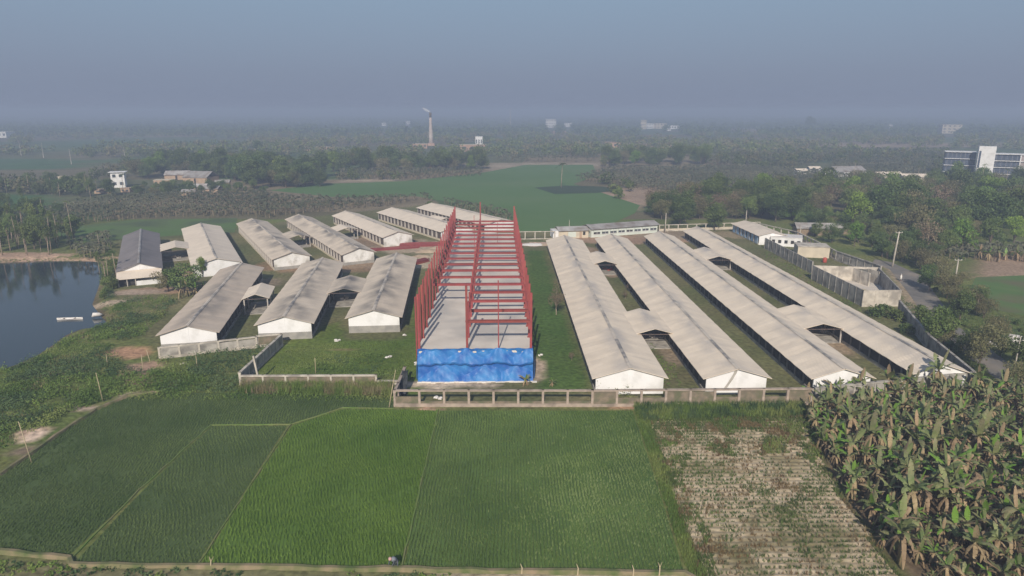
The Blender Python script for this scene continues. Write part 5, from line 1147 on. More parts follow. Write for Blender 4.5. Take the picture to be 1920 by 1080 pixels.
for k in range(9):
    p = at(1835+k*17, 487+(k % 3)*2); plant(BP[k % 5], p.x, p.y, 0, k, 1.35+.2*(k % 2), 'tall banana plant in the row behind the field at the right', 'banana plant', 'banana row behind the right hand field')

# groves that read as one mass
def far_bananas(name, poly, sp, h, label, seed, size=1.5, jit=.45, stems=True):
    rg = np.random.default_rng(seed); p = scatter(poly, sp, jit, seed); n = len(p); H = h*.72*rg.uniform(.6, 1.2, n); nl = 11
    az = rg.uniform(0, 2*math.pi, (n, nl)); el = rg.uniform(.2, 1.25, (n, nl)); ln = size*rg.uniform(.7, 1.15, (n, nl)); wd = ln*.2
    V = []; c, s = np.cos(az), np.sin(az); base = np.stack([np.repeat(p[:, :1], nl, 1), np.repeat(p[:, 1:], nl, 1), np.repeat(H[:, None], nl, 1)], -1)
    d1 = np.stack([c*np.cos(el)*.5, s*np.cos(el)*.5, np.sin(el)*.5], -1)*ln[..., None]; d2 = np.stack([c*(np.cos(el)*.9+.15), s*(np.cos(el)*.9+.15), np.sin(el)*.75-.5], -1)*ln[..., None]
    sd = np.stack([-s, c, np.zeros_like(s)], -1)*wd[..., None]
    quad = np.stack([base, base+d1-sd-[0, 0, .1], base+d2, base+d1+sd-[0, 0, .1]], 2).reshape(-1, 3); F = np.arange(len(quad)).reshape(-1, 4); mi = np.zeros(len(F), int)
    if stems and True:
        w = .11; b0 = np.stack([p[:, 0]-w, p[:, 1], np.zeros(n)], 1); b1 = b0+[2*w, 0, 0]; t1 = np.stack([p[:, 0]+w*.7, p[:, 1]+w*.5, H], 1); t0 = t1-[1.4*w, 0, 0]
        q2 = np.stack([b0, b1, t1, t0], 1).reshape(-1, 3); q3 = q2.reshape(-1, 4, 3).copy(); q3[:, 0, :2] = p+[0, -w]; q3[:, 1, :2] = p+[0, w]; q3 = q3.reshape(-1, 3)
        F = np.concatenate([F, np.arange(2*len(q2)).reshape(-1, 4)+len(quad)]); quad = np.concatenate([quad, q2, q3]); mi = np.concatenate([mi, np.ones(len(q2)//4*2, int)])
    return tag(link(name, npmesh(name, quad, F, [M['ban_far'], M['ban_farb']], mi)), label, 'grove', kind='stuff')
far_bananas('banana_grove', atl([(145, 385), (260, 372), (400, 366), (500, 366), (500, 402), (440, 406), (300, 408), (160, 420), (60, 448), (-60, 445), (-60, 408), (60, 405)]), 2.5, 3.6, 'wide banana grove behind the green strip at the left', 21)
far_bananas('banana_grove', atl([(480, 372), (620, 378), (780, 374), (870, 386), (960, 408), (958, 430), (900, 405), (800, 372), (720, 388), (640, 395), (560, 402), (480, 412)]), 2.5, 3.8, 'banana grove behind the back row of sheds', 22)
far_bananas('banana_grove', atl([(640, 325), (910, 322), (905, 330), (840, 333), (750, 338), (640, 337)]), 3.2, 4.2, 'banana grove below the chimney tree belt', 23, 1.9)
far_bananas('banana_grove', atl([(1080, 338), (1150, 318), (1400, 316), (1560, 325), (1560, 350), (1400, 360), (1290, 372), (1180, 352)]), 3.2, 3.8, 'brownish banana grove right of the far green field', 24, 1.9)
far_bananas('banana_grove', atl([(930, 300), (1120, 300), (1118, 304), (930, 304)]), 5, 6, 'row of palms and bananas on the far edge of the green field', 25, 2.6)
far_bananas('banana_grove', atl([(1560, 300), (1780, 298), (1990, 345), (1990, 352), (1750, 345), (1560, 340)]), 4.2, 4, 'banana grove in front of the office block', 26, 2.2)
far_bananas('banana_grove', atl([(1300, 284), (1780, 284), (1780, 298), (1560, 300), (1480, 316), (1330, 312)]), 5.2, 4.6, 'grey brown grove filling the middle distance at the right', 30, 2.8)
far_bananas('banana_grove', atl([(1700, 450), (1830, 470), (1990, 470), (1990, 485), (1830, 488), (1730, 500)]), 2.3, 3.4, 'banana clump beyond the road bend', 27, 1.6)
far_bananas('banana_grove', atl([(130, 466), (200, 440), (215, 470), (190, 487), (150, 488)]), 2.2, 2.6, 'low banana clump between the pond and the charcoal roofed shed', 28, 1.5)
# far woods
def far_wood(name, pts, H, Rr, k, size, mats, label, seed):
    rg = np.random.default_rng(seed); n = len(pts); Hh = H*rg.uniform(.55, 1.2, n)*(.7+.6*fbm(pts[:, 0]/60, pts[:, 1]/60)); R2 = Rr*rg.uniform(.7, 1.3, n)
    d = rg.normal(size=(n, k, 3)); d /= np.linalg.norm(d, axis=2)[..., None]; rr = np.clip(rg.normal(.85, .2, (n, k)), .2, 1.2)
    P = d*rr[..., None]*np.stack([R2, R2, Hh*.45], 1)[:, None, :]; P[..., 0] += pts[:, :1]; P[..., 1] += pts[:, 1:]; P[..., 2] += (Hh*.58)[:, None]
    S = size*rg.uniform(.6, 1.3, n*k); V, F = cards(P.reshape(-1, 3), S, rg, .5, .75, d.reshape(-1, 3)); mi = np.repeat(rg.integers(0, len(mats), n), k)
    return tag(link(name, npmesh(name, V, F, [M[m] for m in mats], mi)), label, 'wood', kind='stuff')
SKY = [(1033, 239, 10), (1065, 238, 8), (1206, 242, 7), (1219, 241, 9), (1236, 241, 10), (1262, 242, 10), (1779, 250, 14), (5, 258, 14), (720, 236, 5), (765, 233, 5), (1668, 240, 5)]
def clearsky(p):
    px = 960+FPX*p[:, 0]/(p[:, 1]*math.cos(PITCH)+CAMH*math.sin(PITCH)); k = np.ones(len(p), bool)
    for x, y, w in SKY: Yb = at(x, y).y; k &= ~((np.abs(px-x) < w) & (p[:, 1] < Yb+20) & (p[:, 1] > Yb*.62))
    return p[k]
rg = np.random.default_rng(55)
def fieldpts(y0, y1, sp, th, seed, wx=.85):
    r_ = np.random.default_rng(seed); n = int((y1-y0)*(y0+y1)*wx/sp**2); yv = r_.uniform(y0, y1, n); xv = r_.uniform(-1, 1, n)*(yv*wx+40)
    k = fbm(xv/130+5, yv/70+2, 3) > th; return np.stack([xv[k], yv[k]], 1)
avoid = [FARF, atl([(1080, 338), (1150, 318), (1400, 316), (1560, 325), (1560, 350), (1400, 360), (1290, 372), (1180, 352)]), atl([(-50, 362), (88, 366), (100, 385), (60, 398), (-50, 402)]), atl([(620, 337), (640, 310), (930, 300), (1125, 300), (1130, 318), (910, 325)]),
         atl([(-80, 290), (150, 292), (230, 322), (120, 345), (-80, 345)]), atl([(1480, 318), (1560, 305), (1740, 320), (1740, 345), (1600, 345)]), atl([(1770, 290), (1990, 290), (1990, 345), (1790, 340)]), atl([(60, 262), (470, 260), (470, 274), (240, 278), (60, 284)]), atl([(230, 330), (420, 325), (420, 362), (230, 362)])]
def filt(p):
    k = np.ones(len(p), bool)
    for a in avoid: k &= ~inpoly(p[:, 0], p[:, 1], a)
    return p[k]
a = filt(fieldpts(330, 620, 9, .52, 61)); far_wood('far_wood', a, 7.5, 3.3, 110, 1.1, ['leaf_dark', 'leaf_mid', 'leaf_olive'], 'scattered woods and hedges beyond the sheds', 62)
a = clearsky(filt(fieldpts(620, 1150, 13, .47, 63))); far_wood('far_wood', a, 9, 4.5, 50, 2.0, ['leaf_dark', 'leaf_mid', 'leaf_olive'], 'hazy woods around the brick chimney', 64)
a = clearsky(fieldpts(1150, 2300, 19, .44, 65)); far_wood('far_wood', a, 11, 6.5, 24, 4.0, ['leaf_dark', 'leaf_mid'], 'pale hazy woods in the far distance', 66)
a = fieldpts(2300, 5200, 36, .42, 67); far_wood('far_wood', a, 14, 12, 12, 8, ['leaf_dark'], 'last line of woods fading into the horizon', 68)
print('far', len(a))

# ------------------------------------------------------------------ weeds and low growth near the pond and the walls
def dn(sc, th): return lambda p: fbm(p[:, 0]/sc+7, p[:, 1]/sc+3) > th
BANKP = atl([(-420, 905), (-60, 880), (0, 842), (90, 800), (150, 765), (240, 738), (300, 733), (452, 735), (452, 722), (450, 705), (300, 690), (265, 700), (225, 690), (200, 650), (250, 640), (300, 600), (335, 560), (270, 560), (215, 570), (198, 600), (160, 622), (120, 634), (90, 656), (30, 688), (-50, 700), (-400, 735)])
def bushes(name, poly, sp, sz, n_each, mats, label, seed, th=.5, sc=4.0, hz=.5, card=.22, z=0):
    rg = np.random.default_rng(seed); p = scatter(poly, sp, .5, seed); p = p[fbm(p[:, 0]/sc+seed, p[:, 1]/sc) > th]; n = len(p); Rr = sz*rg.uniform(.5, 1.3, n)
    d = rg.normal(size=(n, n_each, 3)); d /= np.linalg.norm(d, axis=2)[..., None]; d[..., 2] = np.abs(d[..., 2]); q = d*np.clip(rg.normal(.85, .2, (n, n_each)), .1, 1.3)[..., None]*Rr[:, None, None]*np.array([1, 1, hz*1.6])
    gz_ = bank(p[:, 0], p[:, 1]); q[..., 0] += p[:, :1]; q[..., 1] += p[:, 1:]; q[..., 2] += gz_[:, None]+z
    k = (gz_ > -1.15); q = q[k]; d = d[k]; n = len(q)
    V, F = cards(q.reshape(-1, 3), card*rg.uniform(.6, 1.4, n*n_each), rg, .6, .6, d.reshape(-1, 3)); mi = np.repeat((fbm(p[k][:, 0]/6+31, p[k][:, 1]/6) > .52).astype(int)*(len(mats)-1), n_each)
    return tag(link(name, npmesh(name, V, F, [M[m] for m in mats], mi)), label, 'undergrowth', kind='stuff')
bushes('undergrowth', BANKP, 1.15, 1.15, 60, ['weed', 'weedd'], 'low tangled shrubs and creepers on the pond bank', 31, .485, 5, hz=.62, card=.24)
bushes('undergrowth', BANKP, .7, .35, 12, ['weed', 'weed'], 'low green weeds on the pond bank', 32, .45, 3, card=.2)
bushes('undergrowth', atl([(300, 733), (740, 742), (740, 724), (452, 724), (450, 700), (475, 680), (520, 650), (500, 650), (300, 672), (285, 690), (275, 715)]), .8, .8, 26, ['weed', 'weedd'], 'dense weeds between the low walls and the paddy', 33, .40, 4, hz=.7)
bushes('undergrowth', atl([(560, 700), (580, 680), (620, 668), (700, 662), (760, 690), (740, 712), (690, 716), (530, 716)]), .9, .6, 24, ['weed', 'weedd'], 'patch of leafy weeds on the lawn by the low wall', 34, .42, 4, hz=.6)
bushes('undergrowth', atl([(240, 750), (740, 752), (740, 742), (300, 732)]), .5, .45, 14, ['weed', 'weed'], 'bright weeds along the top edge of the paddy', 35, .42, 2.5, hz=.9)
bushes('undergrowth', atl([(1110, 758), (1190, 758), (1190, 735), (1110, 735)]), .8, .7, 26, ['weed', 'weed'], 'creeper growing over the concrete fence near the nearest gable', 36, .45, 2, hz=1.7)
bushes('undergrowth', atl([(130, 500), (215, 470), (215, 560), (180, 600), (196, 560), (192, 520)]), .9, .7, 22, ['weed', 'weedd'], 'bushes along the water edge by the charcoal roofed shed', 37, .42, 3, hz=.9)
bushes('undergrowth', atl([(-100, 492), (150, 486), (150, 478), (-100, 488)]), .9, .5, 16, ['weed', 'weed'], 'green growth along the far shore of the pond', 38, .4, 3)
bushes('undergrowth', atl([(1690, 560), (1728, 585), (1840, 700), (1885, 740), (1840, 715), (1740, 640), (1690, 580)]), 1.0, .8, 26, ['weedd', 'weedd'], 'dark bushes between boundary wall and road', 39, .42, 3)
bushes('undergrowth', atl([(1760, 520), (1830, 540), (1850, 590), (1960, 610), (1960, 660), (1880, 650), (1800, 600)]), 1.1, 1.0, 26, ['weedd', 'weed'], 'dusty bushes beyond the road', 40, .45, 4)
bushes('undergrowth', BANANA, 1.1, .55, 12, ['weed', 'weedd'], 'weeds under the banana plants', 41, .5, 3)
bushes('undergrowth', atl([(1440, 470), (1530, 510), (1620, 585), (1640, 640), (1560, 580), (1430, 478)]), 1.0, .3, 10, ['weed', 'weed'], 'low weeds between the rightmost shed and the grey walls', 42, .5, 3)
bushes('undergrowth', atl([(-200, 1045), (130, 1056), (400, 1068), (900, 1078), (900, 1120), (-200, 1120)]), .5, .3, 16, ['weed', 'weedd'], 'weeds along the near edge of the paddies', 43, .5, 2)
bushes('undergrowth', atl([(1200, 700), (1215, 640), (1240, 660), (1310, 725), (1260, 725)]), .8, .3, 10, ['weed', 'weed'], 'weeds in the gap between the two nearest long sheds', 44, .45, 3)
M['drygrass'] = mat('dry_grass', (.30, .25, .15), (.18, .19, .07), .5, .9, transl=.2)
weeds('tall_weeds', atl([(452, 738), (735, 744), (735, 724), (452, 725)]), .2, .95, .1, 6, [M['weed'], M['drygrass']], 'tall yellow green and dry weeds in front of the low wall', 51, mi=lambda p: (fbm(p[:, 0]/1.5, p[:, 1]/1.2) > .55).astype(int), lean=.5)
weeds('rough_grass', BANKP, .42, .3, .12, 5, [M['weed'], M['drygrass']], 'rough grass on the pond bank', 52, dens=lambda p: fbm(p[:, 0]/4, p[:, 1]/4) > .40, mi=lambda p: (fbm(p[:, 0]/3+5, p[:, 1]/3) > .60).astype(int), z=-.1)
weeds('yard_grass', atl([(530, 718), (700, 718), (780, 712), (785, 640), (640, 640), (545, 650), (470, 715)]), .3, .16, .08, 4, [M['weed']], 'short lawn grass left of the tarpaulin', 53, dens=lambda p: fbm(p[:, 0]/3, p[:, 1]/3) > .35)
# near edge stakes
for k, (px, py, h) in enumerate(((978, 1076, .9), (1083, 1078, 1.0), (1187, 1080, 1.0), (1236, 1079, 1.2), (395, 1066, 1.1))):
    p = at(px, py); q = MB(); q.tube([(0, 0, -.1), (.05, .1, h*.6), (-.1, .2, h)], [.07, .05, .02], 6)
    if k in (3, 4): q.tube([(0, .1, h*.5), (.25, .3, h*.95)], [.04, .015], 5)
    o = q.build('wooden_stake', M['bamboo']); o.location = p; tag(o, ['stake at the near edge of the mid green paddy, leftmost of four', 'second stake from the left below the mid green paddy', 'third stake from the left below the mid green paddy', 'forked stake at the near right corner of the mid green paddy', 'forked stake below the bright green paddy'][k], 'stake')

# ------------------------------------------------------------------ far buildings
p = at(219, 352); flat = flat_house('white_tower_house', 'narrow two storey white house with overhanging flat roof beyond the left grove', 'house', Vector((p.x, p.y+3, 0)), (6.5, 6, 8.2), R(20), M['white'], M['white'], 2, 1.8, floors=2)
p = at(196, 362); flat_house('adobe_house', 'low tan mud house left of the white tower house', 'house', Vector((p.x, p.y, 0)), (8, 4, 1.8), R(8), M['adobe'], M['adobe'], 2)
p = at(240, 360); flat_house('adobe_house', 'low tan mud house right of the white tower house', 'house', Vector((p.x, p.y, 0)), (5, 4, 2.0), R(-8), M['adobe'], M['adobe'], 2)
p = at(310, 348); flat_house('brick_house', 'unfinished orange brick house in the village grove', 'house', Vector((p.x, p.y, 0)), (10, 5, 3.2), R(5), M['adobe'], M['cream'], 4)
p = at(122, 358); flat_house('cream_house', 'narrow cream house behind palms left of the white tower house', 'house', Vector((p.x, p.y, 0)), (3.2, 3, 7.5), R(5), M['cream'], M['cream'], 1, floors=2)
def gabled(name, label, px, py, L, Wd, h, rh, rz, roofm=None, wallm=None, cat='house', group=None):
    p = at(px, py); root = empty(name, p, R(rz), label, cat, group); mb = MB(); mb.box((0, 0, h/2), (L-.6, Wd-.6, h)); mb.build('wall', wallm or M['adobe'], root)
    q = MB(); q.add([(-L/2, -Wd/2-.2, h-.05), (L/2, -Wd/2-.2, h-.05), (L/2, 0, h+rh), (-L/2, 0, h+rh), (L/2, Wd/2+.2, h-.05), (-L/2, Wd/2+.2, h-.05)], [(0, 1, 2, 3), (3, 2, 4, 5), ]); o = q.build('roof', roofm or M['tin'], root); md = o.modifiers.new('s', 'SOLIDIFY'); md.thickness = .12
    MB().box((0, -Wd/2+.24, h*.42), (1.1, .1, h*.8)).build('door', M['netd'], root)
    return root
G1 = 'tin roofed village houses'
gabled('village_house', 'grey tin roofed house at the top of the left village', 335, 336, 14, 9, 3, 2.2, 10, group=G1); gabled('village_house', 'biggest grey tin roof in the left village', 378, 342, 16, 12, 3.4, 3.2, -12, group=G1)
gabled('village_house', 'low pale tin roofed house at the front of the left village', 372, 358, 10, 6, 2.4, 1.4, 6, M['tin'], group=G1); gabled('village_house', 'greenish tin roof beside the front left village house', 400, 361, 8, 6, 2.2, 1.3, -4, M['tin'], group=G1)
gabled('village_house', 'small tin roof at the right end of the left village', 418, 350, 8, 5, 2.4, 1.4, 12, group=G1); gabled('village_house', 'tan mud house with tin roof right of the left village', 356, 366, 7, 4, 2, 1, 3, M['tin'], group=G1)
gabled('village_house', 'largest pale tin roof in the right village', 1585, 331, 22, 12, 3.6, 3, 14, M['tin'], M['white'], group=G1); gabled('village_house', 'white walled shed left of the largest roof in the right village', 1562, 330, 13, 9, 3.2, 1.4, 60, M['roof_pale'], M['white'], group=G1)
gabled('village_house', 'pale tin roof below the largest roof of the right village', 1600, 337, 8, 8, 3, 2.2, 50, M['tin'], M['white'], group=G1)
gabled('village_house', 'long cream roof in the middle of the right village', 1662, 336, 16, 7, 3, 1.6, 4, M['roof_pale'], M['cream'], group=G1); gabled('village_house', 'twin roofed cream house at the right end of the right village', 1712, 341, 15, 8, 3, 1.8, -8, M['roof_pale'], M['cream'], group=G1)
gabled('village_house', 'small white house at the left end of the right village', 1500, 328, 8, 6, 3, 1.2, 10, M['roof_pale'], M['white'], group=G1); gabled('village_house', 'tiny tin roof left of the right village', 1525, 324, 8, 6, 3, 1.4, 0, M['roof_pale'], M['white'], group=G1)
gabled('tin_barn', 'long low grey tin roofed barn among the trees behind the yard', 1525, 439, 13, 6, 2.4, 1.5, -6, M['tin'], M['wood'], 'barn'); gabled('tin_barn', 'shorter greenish roofed barn right of the long tin barn', 1573, 437, 8, 5, 2.2, 1.0, -4, M['tin'], M['wood'], 'barn')
gabled('village_house', 'low rubble coloured roof below the office block', 1885, 356, 13, 6, 2.4, .8, -18, M['cream'], M['cream'], group=G1)
# white sack heap by the road, as a pile of individual-looking sacks
p = at(1897, 646); root = empty('sack_heap', p, 0, 'big heap of white sacks beside the road at the right edge', 'sack heap'); r = random.Random(4); q = MB()
for k in range(170):
    a, b_ = r.uniform(-1, 1), r.uniform(-1, 1); 
    if a*a+b_*b_ > 1: continue
    h = 1.5*(1-(a*a+b_*b_))+.1; q.box((a*4.2, b_*2.4, h), (.8, .5, .32), r.uniform(0, 3), .8)
q.tube([(0, 0, 0), (0, 0, .8), (0, 0, 1.3)], [3.2, 2, .6], 12); q.build('sacks', M['sack'], root)
r = random.Random(8)
for k, (px, py, lb) in enumerate(((1228, 634, 'white feed sacks under the near canopy of the two nearest long sheds'), (1140, 507, 'feed sacks under the far canopy of the two nearest long sheds'), (1545, 622, 'feed sacks under the near canopy of the two rightmost sheds'), (650, 562, 'feed sacks under the canopy between the two front sheds'), (330, 484, 'feed sacks under the canopy beside the charcoal roofed shed'))):
    p = at(px, py); q = MB()
    for j in range(9): q.box((r.uniform(-1, 1), r.uniform(-.6, .6), .25+.25*(j//4)), (.8, .45, .25), r.uniform(0, 3), .85)
    o = q.build('feed_sacks', M['sack'] if k != 1 else M['redp']); o.location = p; tag(o, lb.replace('feed sacks', 'red bags') if k == 1 else lb, 'sacks')
for k, (px, py, lb) in enumerate(((632, 640, 'white scrap in the grass before the middle front shed'), (728, 671, 'white scrap lying on the lawn near the tarpaulin'), (756, 630, 'broken white blocks beside the gable of the shed next to the steel frame'), (781, 683, 'small white heap at the left edge of the tarpaulin'), (822, 748, 'pale scrap heap behind the open bays of the concrete fence'), (343, 682, 'pale boulder in the weeds below the low grey fence'), (1013, 668, 'white rubble at the right side of the steel frame'))):
    p = at(px, py); q = MB()
    for j in range(4): q.box((r.uniform(-.4, .4), r.uniform(-.25, .25), .1+.08*j), (r.uniform(.3, .7), r.uniform(.2, .5), .16), r.uniform(0, 3), .7)
    o = q.build('rubble', M['sack'] if k != 5 else M['concl']); o.location = (p.x, p.y, gz(p.x, p.y)); tag(o, lb, 'rubble')
# pale narrow boat on the pond
p = at(150, 598, WATER_Z); q = MB(); vs = []; fs = []; n = 14
for i in range(n+1):
    u = i/n*2-1; w = .62*(1-abs(u)**2.2)+.02; sh = .18*abs(u)**2
    vs += [(u*2.5, -w, .28+sh), (u*2.5, -w*.6, 0), (u*2.5, w*.6, 0), (u*2.5, w, .28+sh), (u*2.5, w*.8, .28+sh), (u*2.5, w*.5, .08), (u*2.5, -w*.5, .08), (u*2.5, -w*.8, .28+sh)]
for i in range(n):
    for k in range(8): fs.append((i*8+k, i*8+(k+1) % 8, i*8+8+(k+1) % 8, i*8+8+k))
fs += [tuple(range(8))[::-1], tuple(n*8+k for k in range(8))]
root = empty('rowing_boat', Vector((p.x-1.8, p.y-.4, WATER_Z-.03)), R(6), 'narrow pale boat lying at the edge of the pond', 'boat'); q.add(vs, fs); q.build('hull', M['sack'], root)
for x in (-1.2, .9): MB().box((x, 0, .26), (.25, .95, .04)).build('seat', M['wood'], root)
q = MB(); q.tube([(0, 0, -.1), (.3, .1, .35), (1.2, .5, .3), (1.7, .9, .1)], [.15, .45, .4, .1], 9); o = q.build('sheet_bundle', M['sack'], smooth=True); o.location = (p.x+2.2, p.y+.6, WATER_Z+.35); tag(o, 'white plastic bundle on the shore beside the pale boat', 'bundle')
# chimney with smoke, kiln
p = at(808.5, 273); root = empty('brick_chimney', p, 0, 'tall tapering brick kiln chimney with a dark top and thin smoke', 'chimney')
q = MB(); q.tube([(0, 0, 0), (0, 0, 12), (0, 0, 26), (0, 0, 33)], [3.1, 2.5, 1.75, 1.5], 16); q.build('stack', mat('kiln_stack', (.52, .45, .41), (.42, .34, .31), .12, .9, c3=(.62, .58, .53), scale3=.05), root, smooth=True)
q = MB(); q.tube([(0, 0, 33), (0, 0, 38), (0, 0, 38.3)], [1.55, 1.45, 1.2], 16); q.build('sooty_top', M['trunk'], root, smooth=True)
q = MB(); q.tube([(0, 0, 38.1), (0, 0, 38.7)], [1.7, 1.7], 16); q.build('rim', M['trunk'], root)
q = MB(); q.box((0, -1, 1.5), (10, 8, 3), 0, .8); q.build('base', M['brick'], root)
sm = bpy.data.materials.new('smoke'); sm.use_nodes = True; t = sm.node_tree; b = t.nodes['Principled BSDF']; b.inputs['Base Color'].default_value = (.8, .8, .8, 1); b.inputs['Roughness'].default_value = 1; b.inputs['Specular IOR Level'].default_value = 0; b.inputs['Alpha'].default_value = .22
q = MB(); q.tube([(p.x, p.y, 38.9), (p.x-2, p.y, 40.2), (p.x-5, p.y+1, 41.6), (p.x-9, p.y+1, 44)], [.8, 1.5, 1.8, 1.0], 10); tag(q.build('chimney_smoke', sm, smooth=True), 'thin pale smoke drifting left from the chimney top', 'smoke', kind='stuff')
for px, py, w_, h, lb, mm_ in ((886, 284, 26, 7, 'orange brick stacks right of the tall chimney', 'brick'), (898, 276, 8, 12, 'small white kiln office above the orange brick stacks', 'white'), (788, 278, 16, 5, 'pinkish kiln shed at the foot of the chimney', 'brick'), (596, 283, 40, 4, 'long low tan brick stack above the left grove', 'brick')):
    p = at(px, py); flat_house('kiln_building' if mm_ != 'white' else 'kiln_office', lb, 'building', Vector((p.x, p.y, 0)), (w_, 9, h), R(4), M[mm_], M['cream' if mm_ == 'brick' else 'white'], 3, .6)
for px, py, w_, h, fl, lb, mm_ in ((1033, 239, 26, 20, 3, 'pinkish white block on the hazy skyline right of the steel frame', 'white'), (1065, 238, 20, 10, 2, 'small white building beside the pinkish skyline block', 'white'), (1206, 242, 13, 20, 3, 'cream tower at the left of the skyline cluster', 'cream'), (1219, 241, 22, 12, 2, 'bright white building in the skyline cluster', 'white'),
                                   (1236, 241, 30, 12, 2, 'pinkish long building in the middle of the skyline cluster', 'cream'), (1262, 242, 24, 8, 1, 'low white shed at the right of the skyline cluster', 'white'), (1252, 245, 12, 6, 1, 'tiny white hut below the skyline cluster', 'white'), (1779, 250, 34, 16, 3, 'hazy grey block on the skyline above the office block', 'cream'),
                                   (5, 258, 30, 9, 1, 'white sheds on the skyline at the left edge', 'white'), (720, 236, 12, 9, 1, 'white speck of a house left of the chimney', 'white'), (765, 233, 14, 9, 1, 'second white speck of a house left of the chimney', 'white'), (1150, 277, 18, 6, 1, 'tan brick building above the middle tree belt', 'brick'), (1236, 275, 26, 4, 1, 'long tan wall above the middle tree belt', 'brick'), (1048, 250, 24, 4, 1, 'pink roofs below the pinkish skyline block', 'brick'), (1668, 240, 10, 8, 1, 'tiny white house on the right skyline', 'white')):
    p = at(px, py); flat_house('distant_building', lb, 'building', Vector((p.x, p.y, 0)), (w_, w_*.6, h), R(px % 25-12), M[mm_], M[mm_], 4, 1, floors=fl)
# lattice masts on the skyline
for px, py, h, lb in ((957, 242, 48, 'thin mast on the skyline above the steel frame'), (40, 292, 13, 'pale post in the field at the far left'), (82, 296, 13, 'second pale post in the far left field'), (134, 308, 12, 'third pale post in the far left field'), (235, 300, 11, 'pale post above the left grove')):
    p = at(px, py); q = MB(); w0 = .9 if h > 20 else .28
    q.tube([(0, 0, 0), (0, 0, h*.5), (0, 0, h)], [w0, w0*.7, w0*.35], 6); o = q.build('mast', M['concl']); o.location = p; tag(o, lb, 'mast')
# office block
def office():
    T = at(1841, 338); root = empty('office_block', T, R(-28), 'four storey office block with a bright white stair tower at the right', 'building'); H = 20
    MB().box((0, 0, H/2), (8.5, 6, H)).build('stair_tower', M['white'], root)
    MB().box((-3.4, -3.04, H*.62), (1.0, .12, H*.5)).build('tower_window', M['bwin'], root)
    def wing(x0, x1, y0, nf, h, nbays, wallm, nm):
        MB().box(((x0+x1)/2, y0+6, h/2), (x1-x0, 12, h)).build(nm, wallm, root)
        for f in range(nf+1): MB().box(((x0+x1)/2, y0+5.6, h*f/nf+.05), (x1-x0+.8, 13.6, .28)).build('floor_slab', M['white'], root)
        for f in range(nf):
            for i in range(nbays):
                w = (x1-x0)/nbays; x = x0+(i+.5)*w; fw = MB().box((x, y0-.05, h*(f+.52)/nf), (w*.86, .16, h/nf*.7)).build('window', M['bwin'], root)
                MB().box((x, y0-.16, h*(f+.52)/nf), (.12, .08, h/nf*.7)).build('mullion', M['tin'], fw)
    wing(4.3, 17, 1.5, 4, 15.5, 5, M['glass'], 'right_wing')
    MB().box((25.5, 7.5, 7.6), (17, 12, 15.2)).build('end_wing', mat('pinkish_wall', (.36, .31, .30), (.30, .26, .25), .3, .9), root)
    for f in range(5): MB().box((25.6, 7.3, 15.3*f/4+.1), (18, 13.4, .4)).build('floor_slab', M['white'], root)
    wing(-20, -4.3, 6, 4, 16, 7, M['bwin'], 'left_wing')
    for x in (17.2, 34.0): MB().box((x, .9, 7.6), (.5, .5, 15)).build('pier', M['white'], root)
office()

# ------------------------------------------------------------------ people
def person(name, label, loc, rz, skel, rad, mat_body, extras):
    """skel: {joint: (x,y,z)}; edges by list; one continuous skinned surface"""
    J, E = skel; names = list(J); me = bpy.data.meshes.new('person'); me.from_pydata([J[k] for k in names], [(names.index(a), names.index(b_)) for a, b_ in E], [])
    o = bpy.data.objects.new(name, me); COL.objects.link(o); md = o.modifiers.new('skin', 'SKIN'); me.materials.append(mat_body)
    sv = me.skin_vertices[0] if me.skin_vertices else None
    if sv:
        for i, k in enumerate(names): sv.data[i].radius = (rad[k], rad[k]); sv.data[i].use_root = (k == 'pelvis')
    sb = o.modifiers.new('sub', 'SUBSURF'); sb.levels = 1; sb.render_levels = 1
    o.location = loc; o.rotation_euler = (0, 0, rz); tag(o, label, 'person')
    for nm, mbx, m in extras: mbx.build(nm, m, o, smooth=True)
    return o
E = [('pelvis', 'chest'), ('chest', 'neck'), ('neck', 'head'), ('chest', 'shl'), ('shl', 'ell'), ('ell', 'hal'), ('chest', 'shr'), ('shr', 'elr'), ('elr', 'har'), ('pelvis', 'hil'), ('hil', 'knl'), ('knl', 'anl'), ('anl', 'tol'), ('pelvis', 'hir'), ('hir', 'knr'), ('knr', 'anr'), ('anr', 'tor')]
rad = dict(pelvis=.15, chest=.16, neck=.06, head=.1, shl=.08, ell=.05, hal=.04, shr=.08, elr=.05, har=.04, hil=.11, knl=.07, anl=.05, tol=.04, hir=.11, knr=.07, anr=.05, tor=.04)
J1 = dict(pelvis=(0, 0, .86), chest=(-.28, .18, 1.12), neck=(-.45, .28, 1.2), head=(-.56, .34, 1.25), shl=(-.33, .38, 1.12), ell=(-.42, .5, .85), hal=(-.55, .5, .62), shr=(-.38, 0, 1.1), elr=(-.5, .05, .82), har=(-.6, .15, .6), hil=(.02, .1, .82), knl=(-.08, .14, .45), anl=(.02, .12, .08), tol=(-.14, .14, .04), hir=(.02, -.1, .82), knr=(-.05, -.12, .45), anr=(.06, -.14, .08), tor=(-.1, -.16, .04))
cl = mat('dark_cloth', (.07, .08, .10), (.11, .12, .14), 3, .9); pk = mat('pink_cloth', (.55, .36, .33), (.45, .27, .25), 4, .9); skn = mat('skin', (.22, .12, .08), (.18, .1, .07), 3, .6)
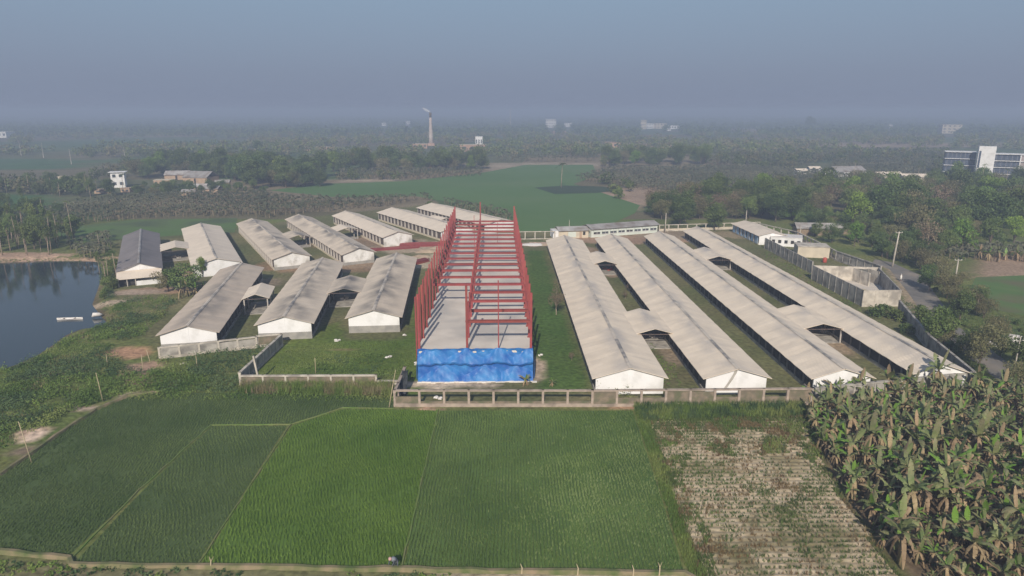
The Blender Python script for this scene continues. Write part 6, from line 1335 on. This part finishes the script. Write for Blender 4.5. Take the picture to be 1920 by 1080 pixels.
sc_m = MB(); sc_m.tube([(-.44, .27, 1.18), (-.5, .31, 1.26), (-.58, .35, 1.34), (-.64, .38, 1.36)], [.12, .16, .17, .07], 10)
sh = MB(); sh.tube([(-.08, .05, .98), (-.3, .18, 1.16), (-.42, .25, 1.2)], [.2, .235, .15], 10)
p = at(744, 1066); person('person', 'farmer in a pinkish head cloth bending at the near corner of the rice fields', p, R(70), (J1, E), rad, cl, [('head_scarf', sc_m, pk), ('shirt', sh, mat('grey_shirt', (.17, .19, .22), (.22, .24, .27), 3, .9))])
J2 = dict(pelvis=(0, 0, .92), chest=(0, 0, 1.3), neck=(0, 0, 1.47), head=(0, .02, 1.62), shl=(.18, 0, 1.38), ell=(.24, .02, 1.1), hal=(.22, .12, .88), shr=(-.18, 0, 1.38), elr=(-.24, .02, 1.1), har=(-.22, .12, .88), hil=(.09, 0, .88), knl=(.1, .12, .5), anl=(.1, .1, .08), tol=(.1, .22, .04), hir=(-.09, 0, .88), knr=(-.1, -.02, .5), anr=(-.1, -.16, .1), tor=(-.1, -.05, .04))
wh = mat('white_cloth', (.8, .79, .76), (.7, .69, .66), 3, .9)
rb = MB(); rb.tube([(0, 0, .45), (0, 0, .95), (0, 0, 1.3), (0, 0, 1.46)], [.26, .22, .22, .1], 12)
hr = MB(); hr.tube([(0, 0, 1.6), (0, 0, 1.7), (0, 0, 1.76)], [.115, .12, .05], 10)
p = at(1688.5, 527); person('person', 'person in a white robe walking on the road beside the grey compound', Vector((p.x, p.y, .03)), R(160), (J2, E), rad, skn, [('robe', rb, wh), ('cap', hr, wh)])

# ------------------------------------------------------------------ haze
hz = MB(); hz.box((0, 2600, 22.75), (12000, 6800, 52.5)); hm = bpy.data.materials.new('haze'); hm.use_nodes = True; t = hm.node_tree; t.nodes.remove(t.nodes['Principled BSDF'])
pv = t.nodes.new('ShaderNodeVolumePrincipled'); pv.inputs['Density'].default_value = .00094; pv.inputs['Color'].default_value = (.50, .60, .80, 1); pv.inputs['Anisotropy'].default_value = 0.0
t.links.new(pv.outputs[0], t.nodes['Material Output'].inputs['Volume'])
tag(hz.build('haze', hm), kind='stuff')
